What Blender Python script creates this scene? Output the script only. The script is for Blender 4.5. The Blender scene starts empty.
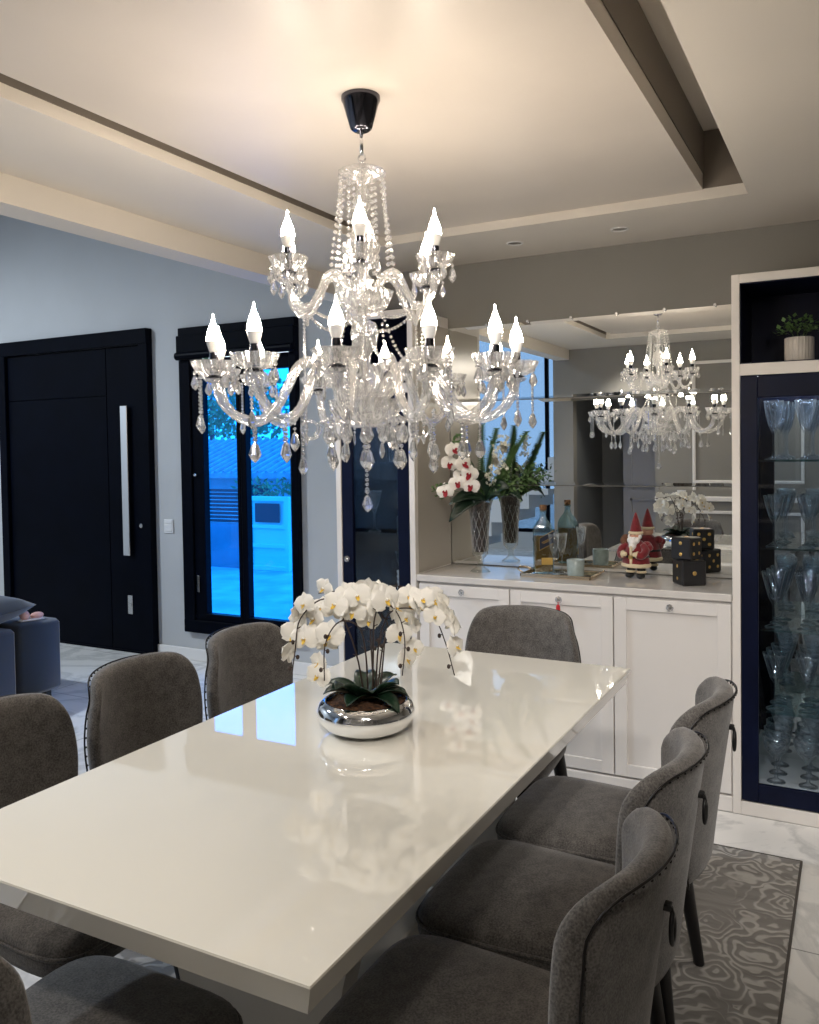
import bpy, bmesh, math, random
from mathutils import Vector, Matrix
PI = math.pi
sin, cos = math.sin, math.cos
rnd = random.Random(7)
SC = bpy.context.scene
COL = SC.collection

# ------------------------------------------------------------------ mesh helper
class MB:
    def __init__(s):
        s.v = []; s.f = []; s.m = []; s.mi = 0
    def add(s, vs, fs):
        o = len(s.v); s.v += [tuple(p) for p in vs]
        for f in fs:
            s.f.append(tuple(o + i for i in f)); s.m.append(s.mi)
        return s
    def box(s, x0, x1, y0, y1, z0, z1, c=0.0):
        if x0 > x1: x0, x1 = x1, x0
        if y0 > y1: y0, y1 = y1, y0
        if z0 > z1: z0, z1 = z1, z0
        if c <= 0:
            return s.add([(x0,y0,z0),(x1,y0,z0),(x1,y1,z0),(x0,y1,z0),(x0,y0,z1),(x1,y0,z1),(x1,y1,z1),(x0,y1,z1)],
                  [(3,2,1,0),(4,5,6,7),(0,1,5,4),(1,2,6,5),(2,3,7,6),(3,0,4,7)])
        cx, cy, cz = (x0+x1)/2, (y0+y1)/2, (z0+z1)/2
        h = ((x1-x0)/2, (y1-y0)/2, (z1-z0)/2)
        idx = {}; vs = []
        for sx in (-1,1):
            for sy in (-1,1):
                for sz in (-1,1):
                    for a in range(3):
                        p = [sx*(h[0]-c), sy*(h[1]-c), sz*(h[2]-c)]
                        p[a] = (sx,sy,sz)[a]*h[a]
                        idx[(sx,sy,sz,a)] = len(vs)
                        vs.append((cx+p[0], cy+p[1], cz+p[2]))
        fs = []
        for a in range(3):
            b, d = (a+1)%3, (a+2)%3
            for sg in (-1,1):
                q = []
                for (sb, sd) in ((-1,-1),(1,-1),(1,1),(-1,1)):
                    k = [0,0,0]; k[a]=sg; k[b]=sb; k[d]=sd
                    q.append(idx[(*k, a)])
                fs.append(q if sg>0 else q[::-1])
        for a in range(3):
            b, d = (a+1)%3, (a+2)%3
            for sb in (-1,1):
                for sd in (-1,1):
                    def K(sa, w):
                        k=[0,0,0]; k[a]=sa; k[b]=sb; k[d]=sd
                        return idx[(*k, w)]
                    q = [K(-1,b),K(1,b),K(1,d),K(-1,d)]
                    fs.append(q if sb*sd<0 else q[::-1])
        for sx in (-1,1):
            for sy in (-1,1):
                for sz in (-1,1):
                    t = [idx[(sx,sy,sz,0)], idx[(sx,sy,sz,1)], idx[(sx,sy,sz,2)]]
                    fs.append(t if sx*sy*sz>0 else t[::-1])
        return s.add(vs, fs)
    def lathe(s, prof, n=24, c=(0,0,0), mod=None, cap=(True,True)):
        vs = []; fs = []
        for j,(r,z) in enumerate(prof):
            for i in range(n):
                a = 2*PI*i/n
                rr = r*(mod(a,j) if mod else 1)
                vs.append((c[0]+rr*cos(a), c[1]+rr*sin(a), c[2]+z))
        for j in range(len(prof)-1):
            for i in range(n):
                k=(i+1)%n
                fs.append((j*n+i, j*n+k, (j+1)*n+k, (j+1)*n+i))
        if cap[0]: fs.append(tuple(range(n-1,-1,-1)))
        if cap[1]: fs.append(tuple((len(prof)-1)*n+i for i in range(n)))
        return s.add(vs, fs)
    def tube(s, pts, rad, n=8, mod=None, cap=True, flat=1.0):
        pts = [Vector(p) for p in pts]
        if not hasattr(rad, '__len__'): rad = [rad]*len(pts)
        vs=[]; fs=[]
        t0 = (pts[1]-pts[0]).normalized()
        nrm = t0.cross(Vector((0,0,1)))
        if nrm.length < 1e-3: nrm = t0.cross(Vector((0,1,0)))
        nrm.normalize()
        for j,p in enumerate(pts):
            if j==0: t=(pts[1]-pts[0])
            elif j==len(pts)-1: t=(pts[-1]-pts[-2])
            else: t=(pts[j+1]-pts[j-1])
            t.normalize()
            nrm = (nrm - t*nrm.dot(t)).normalized()
            b = t.cross(nrm)
            for i in range(n):
                a=2*PI*i/n
                r=rad[j]*(mod(a,j) if mod else 1)
                vs.append(p+nrm*(cos(a)*r)+b*(sin(a)*r*flat))
        for j in range(len(pts)-1):
            for i in range(n):
                k=(i+1)%n
                fs.append((j*n+i, j*n+k, (j+1)*n+k, (j+1)*n+i))
        if cap:
            fs.append(tuple(range(n-1,-1,-1))); fs.append(tuple((len(pts)-1)*n+i for i in range(n)))
        return s.add(vs, fs)
    def ball(s, c, r, n=8, m=5, sz=1.0, sx=1.0, sy=1.0):
        prof=[(max(r*sin(PI*j/m),1e-5), -r*sz*cos(PI*j/m)) for j in range(m+1)]
        o=len(s.v); s.lathe(prof, n, (0,0,0), cap=(False,False))
        for i in range(o,len(s.v)):
            x,y,z=s.v[i]; s.v[i]=(c[0]+x*sx,c[1]+y*sy,c[2]+z)
        return s
    def torus(s, c, R, r, n=20, m=8, axis='y', sx=1.0, sz=1.0):
        pts=[]
        vs=[];fs=[]
        for i in range(n):
            a=2*PI*i/n
            for j in range(m):
                b=2*PI*j/m
                x=(R+r*cos(b))*cos(a)*sx; z=(R+r*cos(b))*sin(a)*sz; y=r*sin(b)
                p=(x,y,z) if axis=='y' else ((x,z,y) if axis=='z' else (y,x,z))
                vs.append((c[0]+p[0],c[1]+p[1],c[2]+p[2]))
        for i in range(n):
            for j in range(m):
                fs.append((i*m+j,((i+1)%n)*m+j,((i+1)%n)*m+(j+1)%m,i*m+(j+1)%m))
        return s.add(vs,fs)
    def grid(s, P, nu, nv, closed=False):
        vs=[P(i/nu, j/nv) for j in range(nv+1) for i in range(nu+1)]
        w=nu+1
        fs=[(j*w+i,j*w+i+1,(j+1)*w+i+1,(j+1)*w+i) for j in range(nv) for i in range(nu)]
        return s.add(vs,fs)
    def poly_prism(s, pts, axis, a, b):
        """closed outline pts (2d) extruded between a and b along axis ('x','y','z')"""
        n=len(pts)
        def mk(p,t):
            return {'x':(t,p[0],p[1]),'y':(p[0],t,p[1]),'z':(p[0],p[1],t)}[axis]
        vs=[mk(p,a) for p in pts]+[mk(p,b) for p in pts]
        fs=[tuple(range(n)),tuple(range(2*n-1,n-1,-1))]+[(i,(i+1)%n,n+(i+1)%n,n+i) for i in range(n)]
        return s.add(vs,fs)
    def xform(s, M):
        s.v=[tuple(M@Vector(p)) for p in s.v]; return s
    def build(s, name, mat, parent=None, smooth=False, subsurf=0, angle=None, solid=0, loc=None, flip=True):
        me=bpy.data.meshes.new(name); me.from_pydata(s.v,[],s.f)
        mats = mat if isinstance(mat,(list,tuple)) else [mat]
        for m in mats: me.materials.append(M[m] if isinstance(m,str) else m)
        for p,mi in zip(me.polygons,s.m): p.material_index=mi
        bm=bmesh.new(); bm.from_mesh(me)
        if flip: bmesh.ops.recalc_face_normals(bm, faces=bm.faces)
        if smooth:
            for f in bm.faces: f.smooth=True
            if angle:
                for e in bm.edges:
                    if len(e.link_faces)==2 and e.calc_face_angle(0)>math.radians(angle): e.smooth=False
        bm.to_mesh(me); bm.free()
        o=bpy.data.objects.new(name,me); COL.objects.link(o)
        if parent: o.parent=parent
        if loc: o.location=loc
        if solid:
            md=o.modifiers.new('solid','SOLIDIFY'); md.thickness=solid; md.offset=0
        if subsurf:
            md=o.modifiers.new('sub','SUBSURF'); md.levels=subsurf; md.render_levels=subsurf
        return o

def tag(o, label, cat, group=None):
    o['label']=label; o['category']=cat
    if group: o['group']=group
    return o
def thing(name, label, cat, loc=(0,0,0), rz=0, group=None):
    o=bpy.data.objects.new(name,None); COL.objects.link(o)
    o.location=loc; o.rotation_euler=(0,0,rz); o.empty_display_size=.1
    return tag(o,label,cat,group)
def struct(o): o['kind']='structure'; return o
def sempty(name, loc=(0,0,0)):
    o=bpy.data.objects.new(name,None); COL.objects.link(o); o.location=loc; o['kind']='structure'; return o
def copy_tree(o, parent=None):
    kids=[c for c in bpy.data.objects if c.parent==o]
    c=o.copy(); COL.objects.link(c)
    if parent: c.parent=parent
    for k in kids: copy_tree(k,c)
    return c
def spline(pts, n=6):
    pts=[Vector(p) for p in pts]; out=[]
    P=[pts[0]*2-pts[1]]+pts+[pts[-1]*2-pts[-2]]
    for i in range(1,len(P)-2):
        a,b,c,d=P[i-1],P[i],P[i+1],P[i+2]
        for k in range(n):
            t=k/n
            out.append(.5*((2*b)+(c-a)*t+(2*a-5*b+4*c-d)*t*t+(3*b-a-3*c+d)*t**3))
    out.append(pts[-1]); return out

# ------------------------------------------------------------------ materials
M={}
def newmat(name):
    m=bpy.data.materials.new(name); m.use_nodes=True; nt=m.node_tree; nt.nodes.clear()
    out=nt.nodes.new('ShaderNodeOutputMaterial'); M[name]=m
    return m,nt,out
def pbr(name, col, rough=.5, metal=0, spec=.5, coat=0, noise=None, bump=None, sheen=0, coatr=.03, ior=1.5, trans=0, sss=0, emis=None):
    m,nt,out=newmat(name); N=nt.nodes; L=nt.links
    p=N.new('ShaderNodeBsdfPrincipled'); L.new(p.outputs[0],out.inputs[0])
    p.inputs['Base Color'].default_value=(*col,1); p.inputs['Roughness'].default_value=rough
    p.inputs['Metallic'].default_value=metal; p.inputs['Specular IOR Level'].default_value=spec
    p.inputs['Coat Weight'].default_value=coat; p.inputs['Coat Roughness'].default_value=coatr
    p.inputs['Sheen Weight'].default_value=sheen; p.inputs['IOR'].default_value=ior
    p.inputs['Transmission Weight'].default_value=trans
    if emis: p.inputs['Emission Color'].default_value=(*emis[0],1); p.inputs['Emission Strength'].default_value=emis[1]
    tc=N.new('ShaderNodeTexCoord')
    if noise:
        sc,amt=noise[0],noise[1]; col2=noise[2] if len(noise)>2 else tuple(c*(1-amt) for c in col)
        nz=N.new('ShaderNodeTexNoise'); nz.inputs['Scale'].default_value=sc; nz.inputs['Detail'].default_value=6
        L.new(tc.outputs['Object'],nz.inputs['Vector'])
        rp=N.new('ShaderNodeValToRGB'); rp.color_ramp.elements[0].position=.35; rp.color_ramp.elements[1].position=.65
        rp.color_ramp.elements[0].color=(*col2,1); rp.color_ramp.elements[1].color=(*col,1)
        L.new(nz.outputs['Fac'],rp.inputs['Fac']); L.new(rp.outputs['Color'],p.inputs['Base Color'])
    if bump:
        nb=N.new('ShaderNodeTexNoise'); nb.inputs['Scale'].default_value=bump[0]; nb.inputs['Detail'].default_value=3
        L.new(tc.outputs['Object'],nb.inputs['Vector'])
        b=N.new('ShaderNodeBump'); b.inputs['Strength'].default_value=bump[1]; b.inputs['Distance'].default_value=bump[2] if len(bump)>2 else .002
        L.new(nb.outputs['Fac'],b.inputs['Height']); L.new(b.outputs['Normal'],p.inputs['Normal'])
    return m
pbr('ceiling_paint',(.72,.67,.60),.5,spec=.35,noise=(1.3,.05),bump=(2.0,.08,.01))
pbr('ceiling_inner',(.63,.575,.515),.36,spec=.5,noise=(1.6,.06),bump=(1.6,.25,.02))
pbr('channel_taupe',(.17,.145,.12),.6)  # dark tone standing in for the shade inside the ceiling slots
pbr('wall_paint',(.25,.238,.215),.6,noise=(3,.05),bump=(60,.05))
pbr('wall_white',(.5,.5,.5),.6,noise=(2,.06),bump=(60,.05))
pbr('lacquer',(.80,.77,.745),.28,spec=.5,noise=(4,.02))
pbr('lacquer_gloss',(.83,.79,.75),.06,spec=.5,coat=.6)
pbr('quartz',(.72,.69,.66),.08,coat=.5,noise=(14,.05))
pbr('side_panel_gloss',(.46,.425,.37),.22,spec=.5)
pbr('navy',(.003,.006,.026),.42,spec=.16,noise=(8,.3))
pbr('navy_gloss',(.003,.007,.028),.16,spec=.3,coat=.1)
pbr('door_black',(.001,.002,.006),.42,spec=.05,noise=(5,.3))
pbr('black_metal',(.003,.003,.0035),.45,metal=0,spec=.5)
pbr('black_wood',(.008,.007,.008),.4,noise=(30,.4))
pbr('chrome',(.82,.83,.85),.08,metal=1)
pbr('dark_chrome',(.10,.10,.12),.14,metal=1,spec=.8)
pbr('steel',(.62,.62,.62),.22,metal=1)
pbr('gold',(.80,.52,.17),.28,metal=1)
pbr('mirror_silver',(.83,.85,.84),.004,metal=1)
pbr('mirror_clip',(.7,.7,.7),.2,metal=1)
pbr('white_plastic',(.72,.71,.70),.35)
pbr('switch_line',(.35,.35,.36),.5)
pbr('velvet',(.006,.012,.026),.85,sheen=.5,noise=(3,.25),bump=(150,.2))
pbr('velvet_dark',(.020,.022,.028),.9,sheen=.4,noise=(6,.3))
pbr('shoe_pink',(.75,.42,.36),.7,noise=(20,.1)); pbr('shoe_sole',(.8,.75,.72),.6)
pbr('tabletop',(.83,.80,.715),.015,spec=.5,coat=.75,coatr=.0,noise=(2,.02))
pbr('table_base',(.70,.67,.61),.25,noise=(4,.03))
pbr('soil',(.13,.055,.02),.95,noise=(90,.8),bump=(120,1,.006))
pbr('leaf_dark',(.012,.035,.018),.32,noise=(9,.45))
pbr('leaf_green',(.10,.20,.06),.55,noise=(12,.4))
pbr('leaf_pale',(.13,.22,.08),.6,noise=(12,.35))
pbr('stem_brown',(.035,.02,.015),.6); pbr('stem_green',(.03,.06,.015),.6)
pbr('petal_white',(.86,.83,.76),.55,noise=(30,.05)); pbr('petal_yellow',(.75,.50,.07),.55)
pbr('petal_burgundy',(.30,.01,.02),.55); pbr('blossom_cream',(.75,.74,.60),.6,noise=(60,.15))
pbr('cork',(.22,.11,.05),.8,noise=(60,.4))
pbr('label_blue',(.008,.012,.03),.4); pbr('label_gold',(.55,.36,.10),.35,metal=.6)
pbr('filling',(.05,.022,.015),.6,noise=(60,.7,(.012,.006,.004)),bump=(90,1,.006))
pbr('red_cloth',(.20,.004,.010),.8,noise=(40,.35),sheen=.4); pbr('cream_fur',(.72,.60,.40),.9,bump=(200,1,.004))
pbr('beard',(.85,.83,.8),.9,bump=(160,1,.004)); pbr('skin_tone',(.62,.33,.22),.6); pbr('black_cloth',(.012,.012,.013),.6)
pbr('sack_brown',(.14,.06,.03),.9,bump=(120,1,.004))
pbr('dice_black',(.014,.013,.015),.45,noise=(25,.4)); pbr('dice_edge',(.07,.06,.05),.6)
pbr('pot_white',(.62,.58,.53),.5)
pbr('brass_tray',(.70,.58,.42),.2,metal=1)
pbr('frost_glass',(.62,.72,.70),.25,spec=.5,noise=(40,.2),trans=.5)
pbr('red_tassel',(.5,.01,.02),.7)
pbr('outer_ground',(.50,.55,.58),.85,noise=(3,.3),bump=(20,.3))
pbr('yard_wall',(.20,.27,.36),.8,noise=(2,.3))
pbr('outer_wall',(.45,.5,.55),.8,noise=(2,.25)); pbr('outer_dark',(.035,.045,.06),.8); pbr('roof_tile',(.34,.36,.40),.8,noise=(6,.3))
pbr('outer_gate',(.55,.75,.72),.5); pbr('outer_leaf',(.08,.30,.14),.7,noise=(4,.6)); pbr('hall_grey',(.16,.17,.18),.5); pbr('door_grey',(.22,.22,.23),.35)
pbr('nail',(.02,.018,.018),.3,metal=.6)
pbr('step_white',(.6,.6,.6),.5)

def fabric():
    m,nt,out=newmat('chair_fabric'); N=nt.nodes; L=nt.links
    p=N.new('ShaderNodeBsdfPrincipled'); L.new(p.outputs[0],out.inputs[0])
    p.inputs['Roughness'].default_value=.92; p.inputs['Sheen Weight'].default_value=.25; p.inputs['Sheen Roughness'].default_value=.5
    tc=N.new('ShaderNodeTexCoord')
    a=N.new('ShaderNodeTexNoise'); a.inputs['Scale'].default_value=260; a.inputs['Detail'].default_value=2
    b=N.new('ShaderNodeTexNoise'); b.inputs['Scale'].default_value=34; b.inputs['Detail'].default_value=5
    L.new(tc.outputs['Object'],a.inputs['Vector']); L.new(tc.outputs['Object'],b.inputs['Vector'])
    mx=N.new('ShaderNodeMath'); mx.operation='MULTIPLY_ADD'; mx.inputs[1].default_value=.65
    ml=N.new('ShaderNodeMath'); ml.operation='MULTIPLY'; ml.inputs[1].default_value=.35
    L.new(b.outputs['Fac'],ml.inputs[0]); L.new(a.outputs['Fac'],mx.inputs[0]); L.new(ml.outputs[0],mx.inputs[2])
    r=N.new('ShaderNodeValToRGB'); r.color_ramp.elements[0].position=.36; r.color_ramp.elements[1].position=.64
    r.color_ramp.elements[0].color=(.048,.044,.041,1); r.color_ramp.elements[1].color=(.150,.138,.128,1)
    L.new(mx.outputs[0],r.inputs['Fac']); L.new(r.outputs['Color'],p.inputs['Base Color'])
    bp=N.new('ShaderNodeBump'); bp.inputs['Strength'].default_value=.35; bp.inputs['Distance'].default_value=.002
    L.new(a.outputs['Fac'],bp.inputs['Height']); L.new(bp.outputs['Normal'],p.inputs['Normal'])
fabric()

def marble():
    m,nt,out=newmat('marble_floor'); N=nt.nodes; L=nt.links
    p=N.new('ShaderNodeBsdfPrincipled'); L.new(p.outputs[0],out.inputs[0]); p.inputs['Roughness'].default_value=.2
    tc=N.new('ShaderNodeTexCoord')
    nz=N.new('ShaderNodeTexNoise'); nz.inputs['Scale'].default_value=1.6; nz.inputs['Detail'].default_value=10; nz.inputs['Distortion'].default_value=1.6; nz.inputs['Roughness'].default_value=.6
    L.new(tc.outputs['Object'],nz.inputs['Vector'])
    r=N.new('ShaderNodeValToRGB'); e=r.color_ramp.elements
    e[0].position=.42; e[0].color=(.78,.76,.73,1); e[1].position=.56; e[1].color=(.80,.78,.75,1)
    k=r.color_ramp.elements.new(.49); k.color=(.60,.59,.575,1)
    L.new(nz.outputs['Fac'],r.inputs['Fac'])
    bk=N.new('ShaderNodeTexBrick'); bk.offset=0; bk.inputs['Scale'].default_value=1; bk.inputs['Brick Width'].default_value=.9; bk.inputs['Row Height'].default_value=.9
    bk.inputs['Mortar Size'].default_value=.003; bk.inputs['Color1'].default_value=(1,1,1,1); bk.inputs['Color2'].default_value=(.95,.95,.95,1); bk.inputs['Mortar'].default_value=(.45,.45,.45,1)
    L.new(tc.outputs['Object'],bk.inputs['Vector'])
    mx=N.new('ShaderNodeMix'); mx.data_type='RGBA'; mx.blend_type='MULTIPLY'; mx.inputs[0].default_value=1
    L.new(r.outputs['Color'],mx.inputs[6]); L.new(bk.outputs['Color'],mx.inputs[7]); L.new(mx.outputs[2],p.inputs['Base Color'])
marble()

def rugmat():
    m,nt,out=newmat('rug_pile'); N=nt.nodes; L=nt.links
    p=N.new('ShaderNodeBsdfPrincipled'); L.new(p.outputs[0],out.inputs[0]); p.inputs['Roughness'].default_value=.85; p.inputs['Sheen Weight'].default_value=.3
    tc=N.new('ShaderNodeTexCoord')
    vo=N.new('ShaderNodeTexVoronoi'); vo.feature='F1'; vo.inputs['Scale'].default_value=6.0; vo.inputs['Randomness'].default_value=.6
    d=N.new('ShaderNodeTexNoise'); d.inputs['Scale'].default_value=7; d.inputs['Detail'].default_value=2
    L.new(tc.outputs['Object'],d.inputs['Vector'])
    ad=N.new('ShaderNodeMix'); ad.data_type='RGBA'; ad.blend_type='LINEAR_LIGHT'; ad.inputs[0].default_value=.11
    L.new(tc.outputs['Object'],ad.inputs[6]); L.new(d.outputs['Color'],ad.inputs[7]); L.new(ad.outputs[2],vo.inputs['Vector'])
    ml=N.new('ShaderNodeMath'); ml.operation='MULTIPLY'; ml.inputs[1].default_value=36
    sn=N.new('ShaderNodeMath'); sn.operation='SINE'; L.new(vo.outputs['Distance'],ml.inputs[0]); L.new(ml.outputs[0],sn.inputs[0])
    r=N.new('ShaderNodeValToRGB'); r.color_ramp.elements[0].position=.42; r.color_ramp.elements[1].position=.85
    r.color_ramp.elements[0].color=(.17,.158,.142,1); r.color_ramp.elements[1].color=(.37,.35,.32,1)
    mr=N.new('ShaderNodeMapRange'); mr.inputs[1].default_value=-1; mr.inputs[2].default_value=1
    L.new(sn.outputs[0],mr.inputs[0])
    wear=N.new('ShaderNodeTexNoise'); wear.inputs['Scale'].default_value=3.5; wear.inputs['Detail'].default_value=8; L.new(tc.outputs['Object'],wear.inputs['Vector'])
    mm=N.new('ShaderNodeMath'); mm.operation='MULTIPLY'; L.new(mr.outputs[0],mm.inputs[0])
    wr=N.new('ShaderNodeMapRange'); wr.inputs[1].default_value=.22; wr.inputs[2].default_value=.48; L.new(wear.outputs['Fac'],wr.inputs[0]); L.new(wr.outputs[0],mm.inputs[1])
    L.new(mm.outputs[0],r.inputs['Fac'])
    # abrash streaks across the pile
    mp=N.new('ShaderNodeMapping'); mp.inputs['Scale'].default_value=(3,26,1); L.new(tc.outputs['Object'],mp.inputs['Vector'])
    st=N.new('ShaderNodeTexNoise'); st.inputs['Scale'].default_value=1; st.inputs['Detail'].default_value=3; L.new(mp.outputs[0],st.inputs['Vector'])
    sr=N.new('ShaderNodeValToRGB'); sr.color_ramp.elements[0].position=.3; sr.color_ramp.elements[1].position=.55; sr.color_ramp.elements[0].color=(.72,.70,.69,1); sr.color_ramp.elements[1].color=(1,1,1,1)
    L.new(st.outputs['Fac'],sr.inputs['Fac'])
    mx=N.new('ShaderNodeMix'); mx.data_type='RGBA'; mx.blend_type='MULTIPLY'; mx.inputs[0].default_value=1
    L.new(r.outputs['Color'],mx.inputs[6]); L.new(sr.outputs['Color'],mx.inputs[7]); L.new(mx.outputs[2],p.inputs['Base Color'])
    b=N.new('ShaderNodeBump'); b.inputs['Strength'].default_value=.5; b.inputs['Distance'].default_value=.003; L.new(mm.outputs[0],b.inputs['Height']); L.new(b.outputs['Normal'],p.inputs['Normal'])
rugmat()
pbr('rug_edge',(.07,.062,.055),.9)

def schlick(N,L,power=5,base=.04):
    lw=N.new('ShaderNodeLayerWeight'); lw.inputs['Blend'].default_value=.5
    pw=N.new('ShaderNodeMath'); pw.operation='POWER'; pw.inputs[1].default_value=power; L.new(lw.outputs['Facing'],pw.inputs[0])
    ma=N.new('ShaderNodeMath'); ma.operation='MULTIPLY_ADD'; ma.inputs[1].default_value=1-base; ma.inputs[2].default_value=base; L.new(pw.outputs[0],ma.inputs[0])
    return ma
def thin_glass(name, tint, refl=1.0, rough=0.0):
    m,nt,out=newmat(name); N=nt.nodes; L=nt.links
    t=N.new('ShaderNodeBsdfTransparent'); t.inputs[0].default_value=(*tint,1)
    g=N.new('ShaderNodeBsdfGlossy'); g.inputs['Roughness'].default_value=rough
    fr=schlick(N,L)
    ml=N.new('ShaderNodeMath'); ml.operation='MULTIPLY'; ml.inputs[1].default_value=refl; ml.use_clamp=True
    L.new(fr.outputs[0],ml.inputs[0])
    mx=N.new('ShaderNodeMixShader'); L.new(ml.outputs[0],mx.inputs[0]); L.new(t.outputs[0],mx.inputs[1]); L.new(g.outputs[0],mx.inputs[2]); L.new(mx.outputs[0],out.inputs[0])
thin_glass('pane_glass',(.86,.93,.97),1.6)
thin_glass('cabinet_glass',(.88,.93,.98),.8)
thin_glass('blue_window_film',(.10,.55,1.0),1.0)  # blue cast of the daylight put into the pane tint, no film there
thin_glass('sky_film',(.30,.37,.44),1.0)  # muted sky blue put into the pane tint, not a real film
thin_glass('shelf_glass',(.62,.80,.80),1.6)
def crystal(name, wt, wg, ws, wd, tint=(1,1,1), ior=1.5, rough=0.0):
    """cut crystal: clear body, refraction, surface glints and a milky cut pattern"""
    m,nt,out=newmat(name); N=nt.nodes; L=nt.links
    t=N.new('ShaderNodeBsdfTransparent'); t.inputs[0].default_value=(*tint,1)
    g=N.new('ShaderNodeBsdfGlass'); g.inputs['IOR'].default_value=ior; g.inputs['Roughness'].default_value=rough; g.inputs[0].default_value=(*tint,1)
    s=N.new('ShaderNodeBsdfGlossy'); s.inputs['Roughness'].default_value=.08; s.inputs[0].default_value=(.95,.95,.95,1)
    d=N.new('ShaderNodeBsdfTranslucent'); d.inputs[0].default_value=(.95,.94,.92,1)
    df=N.new('ShaderNodeBsdfDiffuse'); df.inputs[0].default_value=(.92,.9,.87,1)
    m0=N.new('ShaderNodeMixShader'); m0.inputs[0].default_value=.5; L.new(d.outputs[0],m0.inputs[1]); L.new(df.outputs[0],m0.inputs[2])
    m1=N.new('ShaderNodeMixShader'); m1.inputs[0].default_value=wg/(wt+wg); L.new(t.outputs[0],m1.inputs[1]); L.new(g.outputs[0],m1.inputs[2])
    m2=N.new('ShaderNodeMixShader'); m2.inputs[0].default_value=ws/(wt+wg+ws); L.new(m1.outputs[0],m2.inputs[1]); L.new(s.outputs[0],m2.inputs[2])
    m3=N.new('ShaderNodeMixShader'); m3.inputs[0].default_value=wd/(wt+wg+ws+wd); L.new(m2.outputs[0],m3.inputs[1]); L.new(m0.outputs[0],m3.inputs[2])
    L.new(m3.outputs[0],out.inputs[0])
crystal('crystal_rope',.44,.22,.28,.07)
crystal('crystal_cup',.46,.24,.25,.06)
crystal('crystal_drop',.14,.55,.28,.03,ior=1.6)
crystal('crystal_bead',.18,.40,.32,.08)
def edge_glass(name,tint,k,wd):
    m,nt,out=newmat(name); N=nt.nodes; L=nt.links
    t=N.new('ShaderNodeBsdfTransparent'); t.inputs[0].default_value=(*tint,1)
    g=N.new('ShaderNodeBsdfGlossy'); g.inputs['Roughness'].default_value=.02
    d=N.new('ShaderNodeBsdfTranslucent'); d.inputs[0].default_value=(.9,.93,.95,1)
    mg=N.new('ShaderNodeMixShader'); mg.inputs[0].default_value=wd; L.new(g.outputs[0],mg.inputs[1]); L.new(d.outputs[0],mg.inputs[2])
    fr=schlick(N,L,2.6,.035)
    ml=N.new('ShaderNodeMath'); ml.operation='MULTIPLY'; ml.inputs[1].default_value=k; ml.use_clamp=True; L.new(fr.outputs[0],ml.inputs[0])
    mx=N.new('ShaderNodeMixShader'); L.new(ml.outputs[0],mx.inputs[0]); L.new(t.outputs[0],mx.inputs[1]); L.new(mg.outputs[0],mx.inputs[2]); L.new(mx.outputs[0],out.inputs[0])
edge_glass('goblet_glass',(.97,.985,1),1.8,.35)
edge_glass('vase_glass',(.93,.95,.94),1.7,.25)
crystal('bottle_glass',.62,.20,.18,.0,tint=(.62,.82,.86))
pbr('whisky',(.22,.085,.010),.12,spec=.5)
m,nt,out=newmat('bulb_glow'); e=nt.nodes.new('ShaderNodeEmission'); e.inputs[0].default_value=(1.0,.86,.70,1); BULB=e; nt.links.new(e.outputs[0],out.inputs[0])
BULB.inputs[1].default_value=52
m,nt,out=newmat('led_cool'); e=nt.nodes.new('ShaderNodeEmission'); e.inputs[0].default_value=(.75,.86,1.0,1); e.inputs[1].default_value=15; nt.links.new(e.outputs[0],out.inputs[0])  # glow of the bars added to brighten the cabinets
m,nt,out=newmat('downlight_lens'); e=nt.nodes.new('ShaderNodeEmission'); e.inputs[0].default_value=(1.0,.85,.65,1); e.inputs[1].default_value=3; nt.links.new(e.outputs[0],out.inputs[0])

# ------------------------------------------------------------------ camera (1.5 m high, lens drop-shifted crop)
F,YAW,PIT,ROL,CY=847.68,math.radians(-27.986),math.radians(1.7268),math.radians(.8727),472.97
fw=Vector((sin(YAW)*cos(PIT),cos(YAW)*cos(PIT),-sin(PIT))); rt=Vector((cos(YAW),-sin(YAW),0)); dn=fw.cross(rt)
r2=rt*cos(ROL)+dn*sin(ROL); d2=-rt*sin(ROL)+dn*cos(ROL)
cam=bpy.data.cameras.new('camera'); co=bpy.data.objects.new('camera',cam); COL.objects.link(co)
mw=Matrix.Identity(4)
for i in range(3): mw[i][0]=r2[i]; mw[i][1]=-d2[i]; mw[i][2]=-fw[i]
mw[2][3]=1.5; co.matrix_world=mw
cam.sensor_fit='HORIZONTAL'; cam.sensor_width=36; cam.lens=F/819*36; cam.shift_y=-(512-CY)/819; cam.clip_start=.02
SC.camera=co

# ------------------------------------------------------------------ room shell
ZB=2.436; ZI=2.474; ZC=2.70; YW=4.0; YD=4.6; YB=-.12; XR=1.75; XBM=-2.523
struct(MB().box(-8.2,XR+.1,-3.7,4.75,-.12,0).build('floor','marble_floor'))
# dining ceiling: border with a tray opening
c=MB()
TX0,TX1,TY0,TY1=-1.992,-.372,.5,3.45
c.box(XBM,TX0,YB,YD,ZB,ZB+.3); c.box(TX1,XR,YB,YD,ZB,ZB+.3); c.box(TX0,TX1,TY1,YD,ZB,ZB+.3); c.box(TX0,TX1,YB,TY0,ZB,ZB+.3)
c.box(TX0,TX1,TY0,TY1,ZC,ZB+.3)
struct(c.build('ceiling_border','ceiling_paint'))
struct(MB().box(-1.944,-.534,TY0,TY1,ZI,ZC).build('ceiling_inner_panel','ceiling_inner'))
struct(MB().box(-2.66,XBM,YB,YD,2.337,ZB+.3).build('ceiling_beam','ceiling_paint'))
struct(MB().box(-8.2,-2.66,-3.7,4.75,4.1,4.2).build('ceiling_living','wall_white'))
struct(MB().box(-2.66,-2.62,-3.7,4.75,ZB+.3,4.2).build('wall_upper','wall_white'))
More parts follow.
